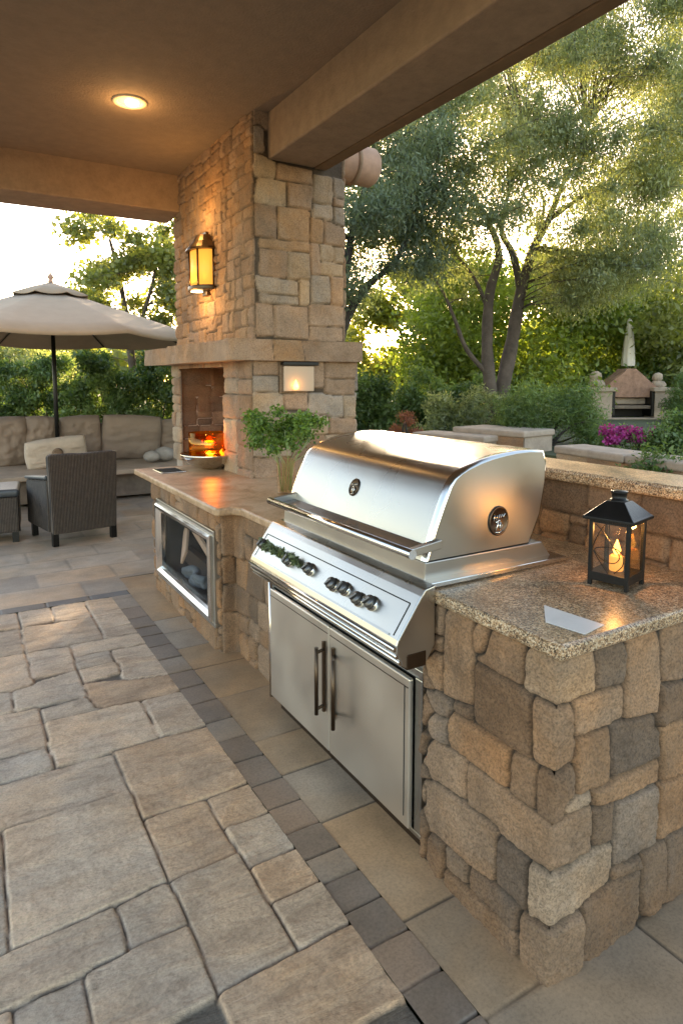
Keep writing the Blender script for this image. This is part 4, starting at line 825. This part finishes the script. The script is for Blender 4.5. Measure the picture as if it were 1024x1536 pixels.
m=MB(); m.box(-.37,.37,-.31,.31,.462,.54); m.build('leather_top',M['leather'],ot,bevel=.03,seg=3,world=True)
for x in (-.32,.32):
    for y in (-.26,.26): m=MB(); m.box(x-.03,x+.03,y-.03,y+.03,0,.11); m.build('leg',M['black'],ot,world=True)

# ============================================================ OPEN UMBRELLA
ux,uy=ony(84,600,9.75).x,9.75
um=thing('patio_umbrella','open beige canvas patio umbrella on a black pole behind the bench','umbrella',(ux,uy,0))
m=MB(); m.tube([(0,0,0),(0,0,2.95)],.028,12); m.build('pole',M['black'],um,world=True)
NR=8; RAD=2.05
def ringpts(rad,z,sag,n=6):
    out=[]
    for k in range(NR):
        for j in range(n):
            t0=2*math.pi*(k+.35)/NR; t1=2*math.pi*(k+1.35)/NR; f=j/n
            p=Vector((math.cos(t0),math.sin(t0),0))*(1-f)+Vector((math.cos(t1),math.sin(t1),0))*f
            out.append((p.x*rad,p.y*rad,z-sag*4*f*(1-f)))
    return out
def canopy(name,rads,mat,parent,th=.006):
    m=MB(); n=NR*6; vs=[]; 
    for rd,z,sg in rads: vs+=ringpts(rd,z,sg)
    fs=[(i*n+k,i*n+(k+1)%n,(i+1)*n+(k+1)%n,(i+1)*n+k) for i in range(len(rads)-1) for k in range(n)]
    m.add(vs,fs,True); o=m.build(name,mat,parent,world=True); q=o.modifiers.new('s','SOLIDIFY'); q.thickness=th; return o
cn=canopy('canopy',[(.30,2.80,0),(.7,2.66,.01),(1.2,2.50,.02),(1.7,2.33,.03),(RAD,2.22,.04),(RAD+.01,2.17,.045)],M['canvas'],um)
canopy('vent_flap',[(.02,2.955,0),(.25,2.88,.005),(.50,2.785,.03)],M['canvas'],cn)
m=MB(); m.lathe([(.03,2.95),(.035,2.97),(.02,2.99),(.045,3.02),(.03,3.05),(.012,3.07),(.008,3.13),(.001,3.15)],14); m.build('finial',M['terracotta'],um,world=True)
m=MB(); m.lathe([(.05,2.42),(.055,2.43),(.055,2.50),(.04,2.52)],14); m.build('hub',M['black'],um,world=True)
for k in range(NR):
    t=2*math.pi*(k+.35)/NR; c,s_=math.cos(t),math.sin(t)
    m=MB(); m.tube([(0,0,2.86),(c*RAD,s_*RAD,2.19)],.011,6); m.build('rib',M['black'],um,world=True)
    m=MB(); m.tube([(c*.05,s_*.05,2.46),(c*1.0,s_*1.0,2.52)],.010,6); m.build('strut',M['black'],um,world=True)

# ============================================================ GARDEN
def tz(x,y,z): return onz(x,y,z)
TZ=.86
tp_pts=[onz(585,668,TZ),onz(700,672,TZ),onz(838,684,TZ),onz(1030,716,TZ)]; a_=tp_pts[-1]
poly=[(p.x,p.y) for p in tp_pts]+[(a_.x+9,a_.y-1.5),(a_.x+30,a_.y+12),(24,34),(9,30),(4.6,14)]
m=MB(); m.prism(poly,-.06,TZ,'Z'); struct(m.build('garden_terrace',M['soil']))
def twig(m,a,b,r0,r1,sag=.0,seed=0,n=5):
    rr=random.Random(seed); a=Vector(a); b=Vector(b); L=(b-a).length; pts=[]
    for i in range(n+1):
        t=i/n; p=a.lerp(b,t); p.z+=sag*L*math.sin(math.pi*t); p+=Vector([rr.uniform(-1,1)*L*.035*(0<i<n) for _ in range(3)]); pts.append(p)
    m.tube(pts,[r0+(r1-r0)*i/n for i in range(n+1)],6)
def bush(name,label,cat,x0,x1,y0,y1,w,n,size,mat,zb=0,group=None,aspect=.5,seed=1,nc=34,depth=.7,hollow=.3,flat=0,droop=None,twigs=True):
    """bush filling the photo box at forward distance w, standing on ground zb"""
    rr=random.Random(seed); c=at((x0+x1)/2,(y0+y1)/2,w); top=at((x0+x1)/2,y0,w).z; W=(x1-x0)*w/969
    bot=min(max(zb,at((x0+x1)/2,y1,w).z-.1),top-.2); base=(c.x,c.y,zb)
    t=thing(name,label,cat,base,0,group)
    cs=[];rs=[]; right=rt; fwd=Vector((fw.x,fw.y,0)).normalized()
    for i in range(nc):
        u=rr.uniform(-1,1); v=rr.uniform(0,1); dd=rr.uniform(-1,1)
        lim_=math.sqrt(max(.05,1-(abs(u)**2.6)))*(.82+.25*rr.random())
        z=bot+(top-bot)*lim_*v**.8; p=Vector((c.x,c.y,0))+right*(u*W*.44)+fwd*(dd*depth*.5*W*.6)
        r_=W*rr.uniform(.09,.16)+.05; cs.append((p.x,p.y,min(z,top-r_*.5))); rs.append((r_,r_,r_*.75))
    P,k=clump_pts(cs,rs,n,seed,hollow); P[:,2]=np.maximum(P[:,2],zb+.01)
    cb_=np.random.default_rng(seed).random(len(cs))*.7+.1
    leaves('foliage',P,size,mat,t,aspect=aspect,seed=seed,cbias=cb_[k],flat=flat,droop=droop)
    m=MB()
    for i in range(0,nc,3): twig(m,(c.x+rr.uniform(-.1,.1),c.y+rr.uniform(-.1,.1),zb-.02),cs[i],.018,.005,0,i)
    m.build('stems',M['bark_dark'],t)
    return t
def tree(name,label,limbs,clumps,n,size,leaf,bark,w0,seed=1,aspect=.3,zb=0,twn=1,droop=None,hollow=.2,group=None,clump_r=(.3,.55),sq=.7,base=None):
    """limbs: list of (points [(px,py,dw)], r0, r1); clumps: list of (px,py,dw,scale)"""
    b=limbs[0][0][0]; p0=at(b[0],b[1],w0+b[2]); t=thing(name,label,'tree',(p0.x,p0.y,zb),0,group)
    allp=[]; m=MB()
    for pts,r0,r1 in limbs:
        P=[at(x,y,w0+d) for x,y,d in pts]
        if pts[0][1]>=565: P=[Vector((P[0].x,P[0].y,zb-.05))]+P
        # smooth the polyline
        Q=[]; 
        for i in range(len(P)-1):
            for k in range(5):
                f=k/5; a=P[max(i-1,0)];b_=P[i];c=P[i+1];d=P[min(i+2,len(P)-1)]
                Q.append(.5*((2*b_)+(c-a)*f+(2*a-5*b_+4*c-d)*f*f+(3*b_-a-3*c+d)*f**3))
        Q.append(P[-1]); N=len(Q); m.tube(Q,[(r0+(r1-r0)*i/(N-1))*(1+.06*math.sin(i*1.7)) for i in range(N)],12); allp+=Q[N//4:]
    m.build('trunk',bark,t)
    rr=random.Random(seed); cs=[];rs=[]; mt=MB()
    for x,y,d,s in clumps:
        c=at(x,y,w0+d); r_=rr.uniform(*clump_r)*s; cs.append(tuple(c)); rs.append((r_,r_,r_*sq))
        if twn:
            q=min(allp,key=lambda p:(p-c).length+max(0,p.z-c.z)*1.5); twig(mt,q,c,.010,.003,.08,rr.random())
            for j in range(twn): e=c+Vector((rr.gauss(0,1),rr.gauss(0,1),rr.gauss(0,.6)))*r_*.7; twig(mt,c,e,.005,.002,.05,j,3)
    if twn: mt.build('branches',bark,t)
    P,k=clump_pts(cs,rs,n,seed,hollow); cb_=np.random.default_rng(seed).random(len(cs))*.6+.15
    leaves('crown',P,size,leaf,t,aspect=aspect,seed=seed,droop=droop,cbias=cb_[k])
    return t
def region(poly,n,seed,dw,s=(.8,1.2)):
    rr=random.Random(seed); xs=[p[0] for p in poly]; ys=[p[1] for p in poly]; out=[]
    def ins(x,y):
        c=False; j=len(poly)-1
        for i in range(len(poly)):
            (a,b),(e,f)=poly[i],poly[j]
            if (b>y)!=(f>y) and x<(e-a)*(y-b)/(f-b)+a: c=not c
            j=i
        return c
    while len(out)<n:
        x=rr.uniform(min(xs),max(xs)); y=rr.uniform(min(ys),max(ys))
        if ins(x,y): out.append((x,y,rr.uniform(-dw,dw),rr.uniform(*s)))
    return out
# --- the big feathery tree with the forked trunk
limbs=[([(735,590,0),(730,520,0),(734,440,0),(748,385,0),(735,340,0),(705,290,-.2),(660,240,-.4)],.115,.012),
 ([(752,592,.1),(768,510,.1),(780,440,.1),(800,372,.1),(822,330,.1),(850,260,.2),(880,190,.3)],.135,.012),
 ([(781,435,.1),(768,380,.0),(752,345,-.1),(765,280,-.2),(785,220,-.2)],.065,.012),
 ([(730,560,0),(700,525,-.1),(682,480,-.2),(665,440,-.2),(640,402,-.3)],.04,.012),
 ([(733,470,0),(715,425,-.1),(690,390,-.2),(650,350,-.3)],.035,.012),
 ([(802,372,.1),(850,378,.2),(905,392,.3),(960,420,.4)],.05,.008),
 ([(822,330,.1),(880,290,.4),(950,250,.5),(1000,230,.6)],.04,.006),
 ([(735,340,0),(690,330,.5),(620,330,.8),(560,350,1.)],.03,.006),
 ([(800,372,.1),(815,300,.9),(780,240,1.2)],.035,.008)]
cl_=region([(560,210),(620,120),(720,60),(840,0),(960,-60),(1080,-120),(1120,200),(1060,330),(1000,370),(960,420),(930,440),(850,430),(800,350),(740,330),(650,370),(560,400)],190,5,1.6)
cl_+=region([(640,60),(900,-80),(1000,-200),(700,-160)],30,6,1.2)+region([(600,330),(720,330),(700,420),(620,410)],8,7,.7,(.5,.8))+region([(840,390),(960,400),(920,470),(840,460)],9,8,.8,(.6,.9))+region([(640,380),(735,370),(735,470),(670,470)],7,9,.6,(.4,.6))
tree('mesquite_tree','big feathery grey-green tree with forked trunk filling the upper right of the garden',limbs,cl_+region([(720,60),(1040,20),(1080,330),(800,330)],12,77,1.4),430000,.053,M['leaf_mesquite'],M['bark'],9.5,3,aspect=.26,zb=TZ-.05,twn=2,droop=(0,0,-.75),hollow=.0,clump_r=(.38,.72),sq=.75)
# --- dark wispy tree right behind the chimney
limbs=[([(500,600,0),(512,500,0),(545,435,0),(590,395,.1),(620,340,.1)],.09,.02),([(512,500,0),(520,400,0),(540,300,.1),(580,230,.1)],.06,.02)]
cl_=region([(380,240),(560,190),(640,160),(690,230),(690,330),(640,400),(560,450),(510,480),(380,500)],80,15,.8)  # crown widened leftward, unseen behind the chimney, to block the sun
tree('dark_mesquite_tree','dark smoky green tree whose crown shows just right of the chimney',[(x,y,d,s_) for x,y,d,s_ in cl_]  and limbs,cl_+region([(300,330),(500,330),(500,560),(300,560)],34,16,1.,(1.3,1.6)).__class__([(x,y,d+3.6,q) for x,y,d,q in region([(300,330),(500,330),(500,570),(300,570)],36,16,.8,(1.3,1.7))]),150000,.06,M['leaf_dark'],M['bark_dark'],8.0,13,aspect=.22,zb=0,twn=2,droop=(0,0,-.7),hollow=.1,clump_r=(.26,.44),sq=.75)  # farther clumps behind the chimney are unseen, added to stop sun patches
# --- sparse golden tree against the low sun
limbs=[([(600,590,0),(605,520,0),(590,470,0)],.10,.03),([(605,520,0),(640,480,0),(660,450,0)],.05,.02)]
cl_=region([(505,470),(560,420),(640,400),(700,440),(710,540),(640,560),(520,560)],60,25,1.5,(.5,1.))
tree('golden_tree','sparse golden backlit tree between the chimney and the forked trunk, low sun shining through',limbs,cl_,13000,.13,M['leaf_gold'],M['bark_dark'],19,23,aspect=.6,zb=0,twn=1,hollow=.1,clump_r=(.5,.9))
# --- lime and olive trees at the back right
G_='yellow-green trees at the back of the garden'
def backtree(cx,top,bw,bot,w,n,seed,lab,leaf,size=.12):
    limbs=[([(cx,600,0),(cx+6,540,0),(cx-8,480,0)],.12,.03)]
    cl_=region([(cx-bw,bot),(cx-bw*.9,(top+bot)/2),(cx-bw*.4,top),(cx+bw*.4,top),(cx+bw*.9,(top+bot)/2),(cx+bw,bot)],int(bw*.5)+10,seed,1.6,(.7,1.2))
    tree('garden_tree',lab,limbs,cl_,n,size,leaf,M['bark_dark'],w,seed,aspect=.45,zb=0,twn=0,hollow=.25,group=G_,clump_r=(.55,.95))
backtree(690,385,75,600,15.5,30000,31,'bright yellow-green tree seen behind the forked trunk, left of it',M['leaf_lime'])
backtree(835,400,90,600,15,30000,32,'bright yellow-green tree directly right of the forked trunk',M['leaf_lime'])
backtree(950,420,75,600,15.8,24000,33,'yellow-green tree behind the closed umbrella',M['leaf_lime'])
backtree(1045,390,70,610,14.5,22000,34,'olive green tree at the right photo edge behind the far fireplace',M['leaf_olive'])
# --- tree on the left, seen between umbrella and chimney
limbs=[([(205,640,0),(200,560,0),(190,480,0),(180,420,0),(165,360,0)],.13,.03),([(200,520,0),(225,440,0),(240,370,0)],.06,.02),([(195,500,0),(150,440,0),(125,400,0)],.05,.015)]
cl_=region([(108,330),(150,318),(262,325),(330,350),(330,540),(110,540),(122,470),(105,400)],62,45,1.2,(.45,.95))  # right end of the crown is unseen, extended behind the chimney against the sun
tree('cottonwood_tree','loose leafy tree rising between the open umbrella and the chimney',limbs,cl_,24000,.09,M['leaf_olive'],M['bark'],14.5,43,aspect=.75,zb=0,twn=2,hollow=.1,clump_r=(.4,.75))
# --- hedges
HR_='dark hedge bushes right of the chimney'
H_='hedge bushes behind the bench'
for i,(x0,x1,yt,w,lab) in enumerate([(-70,50,545,11.6,'hedge bush at the far left photo edge behind the bench'),(20,125,536,11.9,'hedge bush behind the umbrella pole'),(95,200,527,11.5,'hedge bush between the umbrella pole and the chimney, behind the widest cushion'),(165,290,520,11.8,'tallest hedge bush, partly hidden by the left side of the chimney')]):
    bush('hedge_bush',lab,'bush',x0,x1,yt,690,w,20000,.062,M['leaf_hedge'],0,H_,.55,50+i,46,.9)
bush('dark_hedge_bush','unseen tall bush added behind the fireplace to block the low sun',"bush",270,500,462,690,12.5,42000,.07,M['leaf_hedge'],0,HR_,.5,66,44,.9)  # unseen, added to keep direct sun off the patio floor
bush('dark_hedge_bush','second unseen bush added behind the fireplace as a sun block','bush',255,400,468,690,11.3,42000,.07,M['leaf_hedge'],0,HR_,.5,67,50,.9)  # unseen too, added to close the gap where sun leaked through
bush('grey_shrub','hazy pale green shrub mass beyond the hedge at the left','bush',-60,120,512,600,17,9000,.12,M['leaf_mesquite'],0,None,.4,61,30,.6)
m_=at(16,560,15); t=thing('cypress_tree','small dark pointed cypress above the hedge at the left photo edge','tree',(m_.x,m_.y,0))
cs=[(m_.x,m_.y,z) for z in np.linspace(.5,2.35,9)]; rs=[(.26*(1-i/12),.26*(1-i/12),.22) for i in range(9)]
P,_=clump_pts(cs,rs,3500,7,.2); leaves('crown',P,.06,M['leaf_dark'],t,seed=3,droop=(0,0,.6)); m=MB(); m.tube([(m_.x,m_.y,-.05),(m_.x,m_.y,2.1)],[.06,.01],8); m.build('trunk',M['bark_dark'],t)
HR='dark hedge bushes right of the chimney'
for i,(x0,x1,yt,w,lab) in enumerate([(480,600,548,10.5,'dark hedge bush directly right of the chimney'),(570,690,552,10.2,'dark hedge bush left of the forked trunk'),(655,775,560,10.8,'dark bush at the foot of the forked trunk')]):
    bush('dark_hedge_bush',lab,'bush',x0,x1,yt,680,w,16000,.06,M['leaf_hedge'],0,HR,.5,70+i,40,.9)
bush('low_shrub','low grey-green shrub behind the orange grass','bush',630,720,588,650,8.8,7000,.05,M['leaf_mesquite'],TZ,None,.35,80,24,.8)
bush('feathery_shrub','rounded feathery green shrub left of the far garden fireplace','bush',738,905,574,675,7.6,24000,.055,M['leaf_hedge'],TZ,None,.16,81,44,.9,.1)
bush('mid_shrub','small fine-leaved shrub behind the stone blocks, left of the feathery shrub','bush',690,770,578,650,9.0,7000,.05,M['leaf_mesquite'],TZ,None,.2,82,24,.8)
bush('rust_grass','rust orange tuft of dry grass right of the chimney','ornamental grass',585,632,618,655,8.2,2600,.04,M['petal_orange'],TZ,None,.2,83,16,.8)
bush('right_shrub','leafy green shrub at the right photo edge beside the magenta flowers','bush',975,1060,618,690,6.6,7000,.04,M['leaf_hedge'],TZ,None,.5,84,26,.8)
bush('trailing_shrub','loose trailing green plant at the right edge just behind the raised bar','bush',935,1060,672,730,4.7,3200,.034,M['leaf_hedge'],.55,None,.4,85,26,.5)
bush('corner_fern','spiky green plant right of the far garden fireplace','bush',995,1060,560,640,12,7000,.07,M['leaf_hedge'],TZ,None,.2,86,24,.8)
bush('backing_shrub','dark green shrub behind the far garden fireplace','bush',850,1040,560,640,14.2,12000,.08,M['leaf_hedge'],TZ,None,.5,87,36,.5)
# a few young plants
bush('sprig_plant','small sprig growing against the low garden wall, left of the trailing plant','plant',905,940,668,700,5.6,420,.035,M['leaf_herb'],.8,None,.4,88,8,.6)
# flowers
fl=bush('magenta_flowers','patch of magenta and purple flowers on top of the low garden wall','flowers',900,985,642,672,6.7,1500,.03,M['leaf_hedge'],TZ,None,.5,90,22,.7)
P,_=clump_pts([tuple(at(903+80*random.random(),643+20*random.random(),6.6+.3*random.random())) for i in range(30)],[.05]*30,2000,9,.2); leaves('blossoms',P,.028,M['petal'],fl,aspect=.9,seed=5)
# distant woods
r_=np.random.default_rng(3); n=26000; az=r_.uniform(R(-25),R(95),n); d=r_.uniform(30,46,n); hh=(2.6+1.2*np.sin(az*9)+.8*np.sin(az*23+1))*r_.random(n)**.6
leaves('distant_trees',np.stack([np.sin(az)*d,np.cos(az)*d,hh],1),.5,M['leaf_olive'],None,aspect=.7,seed=6)
tag(bpy.data.objects['distant_trees'],'hazy line of distant trees beyond the garden','trees',None,'stuff')

# --- low garden walls
def wall_line(name,label,a,b,z0,z1,th,group=None,mat=None):
    a=Vector((a.x,a.y,0)); b=Vector((b.x,b.y,0)); d=(b-a).normalized(); nr=Vector((-d.y,d.x,0)); 
    if nr.dot(a)<0: nr=-nr
    t=thing(name,label,'garden wall',tuple(a),0,group)
    L=(b-a).length
    o=stone_wall('wall_face',[(a+nr*.0).to_2d(),b.to_2d()],z0,z1-.07,ashlar(0,L,z0,z1-.07,.5,.22,'lt',int(L*100)),M['chimney'],t,outward=(-1 if (Vector((d.y,-d.x,0)).dot(a)>0) else 1),ds=.02,pal=CPAL,gap=.003,rnd=.02,prot=.02,warp=.02,rough=.012,seed=int(L*77),mortar=(.2,.15,.11))
    m=MB(); q=[a+nr*.02,b+nr*.02,b+nr*th,a+nr*th]; m.prism([(p.x,p.y) for p in q],z0,z1-.07,'Z'); m.build('core',M['cap'],t)
    q=[a-nr*.03-d*.03,b-nr*.03+d*.03,b+nr*(th+.02)+d*.03,a+nr*(th+.02)-d*.03]
    nb=max(1,int(L/.75)); 
    for i in range(nb):
        f0=i/nb+.004; f1=(i+1)/nb-.004; m=MB(); m.prism([(q[0].lerp(q[1],f0).x,q[0].lerp(q[1],f0).y),(q[0].lerp(q[1],f1).x,q[0].lerp(q[1],f1).y),(q[3].lerp(q[2],f1).x,q[3].lerp(q[2],f1).y),(q[3].lerp(q[2],f0).x,q[3].lerp(q[2],f0).y)],z1-.07,z1,'Z'); m.build('cap_stone',M['cap'],t,bevel=.02,seg=3)
wall_line('garden_wall','long low pale stone garden wall with flat cap, in front of the magenta flowers',onz(836,668,1.06),onz(1075,700,1.06),0,1.06,.30)
wall_line('garden_wall','low rounded stone wall just behind the top of the grill hood',onz(622,648,1.04),onz(725,655,1.04),0,1.04,.38)
wall_line('garden_wall','higher stone block wall left of the feathery shrub',onz(683,640,1.10),onz(785,647,1.10),0,1.10,.55)
# --- far fireplace
w=13; c=at(943,625,w); k=w/969.; t=thing('garden_fireplace','far pale stone garden fireplace with rust gable and dark opening','fireplace',(c.x,c.y,TZ),-YAW)
Z=lambda y: at(943,y,w).z-TZ
def PB(nm,mat,boxes,bev=.01):
    m=MB(); [m.box((x0-943)*k,(x1-943)*k,d0,d1,Z(yb),Z(yt)) for x0,x1,yt,yb,d0,d1 in boxes]; return m.build(nm,mat,t,bevel=bev,world=True)
m=MB(); gp=[(903,582),(915,572),(930,561),(938,553),(950,553),(960,561),(972,572),(984,582),(984,596),(903,596)]
m.prism([((x-943)*k,Z(y)) for x,y in gp],.0,.5,'Y'); m.build('gable',M['clay_red'],t,bevel=.01,world=True)
PB('pillar',M['cap'],[(884,913,586,628,-.12,.55)]); PB('pillar',M['cap'],[(976,1004,586,628,-.12,.55)])
PB('pillar_cap',M['cap'],[(878,918,581,587,-.18,.6)]); PB('pillar_cap',M['cap'],[(972,1010,581,587,-.18,.6)])
PB('hearth_back',M['dark'],[(913,976,594,626,.3,.5)]); PB('dark_jamb',M['black'],[(911,918,585,624,-.1,.3)]); PB('dark_jamb',M['black'],[(972,979,585,624,-.1,.3)])
PB('hearth_shelf',M['wood'],[(917,973,608,613,-.06,.3)]); PB('hearth_stones',M['chimney_plain'] if 'chimney_plain' in M else M['cap'],[(919,972,597,607,.15,.3)],.03)
PB('plinth',M['cap'],[(896,1000,626,642,-.3,.1)])
for x,r_ in ((892,.13),(985,.11)):
    for j,(dx,dz) in enumerate(((0,0),(.12,-.03),(.02,.13))):
        m=MB(); m.lathe([(.001,-r_*.7),(r_*.8,-r_*.5),(r_,0),(r_*.7,r_*.55),(.001,r_*.7)],9,Matrix.Translation(((x-943)*k+dx*.8,.1,Z(581)+r_*.6+dz))@Matrix.Rotation(j,4,'X')); m.build('top_rock',M['cap'],t,world=True)
cu_=at(941,548,13.8); t=thing('closed_umbrella','furled pale canvas umbrella standing behind the far garden fireplace','umbrella',(cu_.x,cu_.y,TZ))
m=MB(); zt=at(941,478,13.8).z-TZ; zb_=at(941,549,13.8).z-TZ; nn=32; pr_=[(.125,zb_),(.132,zb_+.05),(.118,zb_+.3),(.09,zb_+.62),(.055,zt-.08),(.03,zt-.015),(.01,zt)]
vs=[(r0*(1+.07*math.cos(8*2*math.pi*i/nn+z*1.5))*math.cos(2*math.pi*i/nn),r0*(1+.07*math.cos(8*2*math.pi*i/nn+z*1.5))*math.sin(2*math.pi*i/nn),z) for r0,z in pr_ for i in range(nn)]
m.add(vs,[(a*nn+i,a*nn+(i+1)%nn,(a+1)*nn+(i+1)%nn,(a+1)*nn+i) for a in range(len(pr_)-1) for i in range(nn)],True); m.build('furled_canopy',M['canvas_light'],t,world=True)
m=MB(); m.tube([(0,0,0),(0,0,zt-.3)],.02,8); m.build('pole',M['wood'],t,world=True)
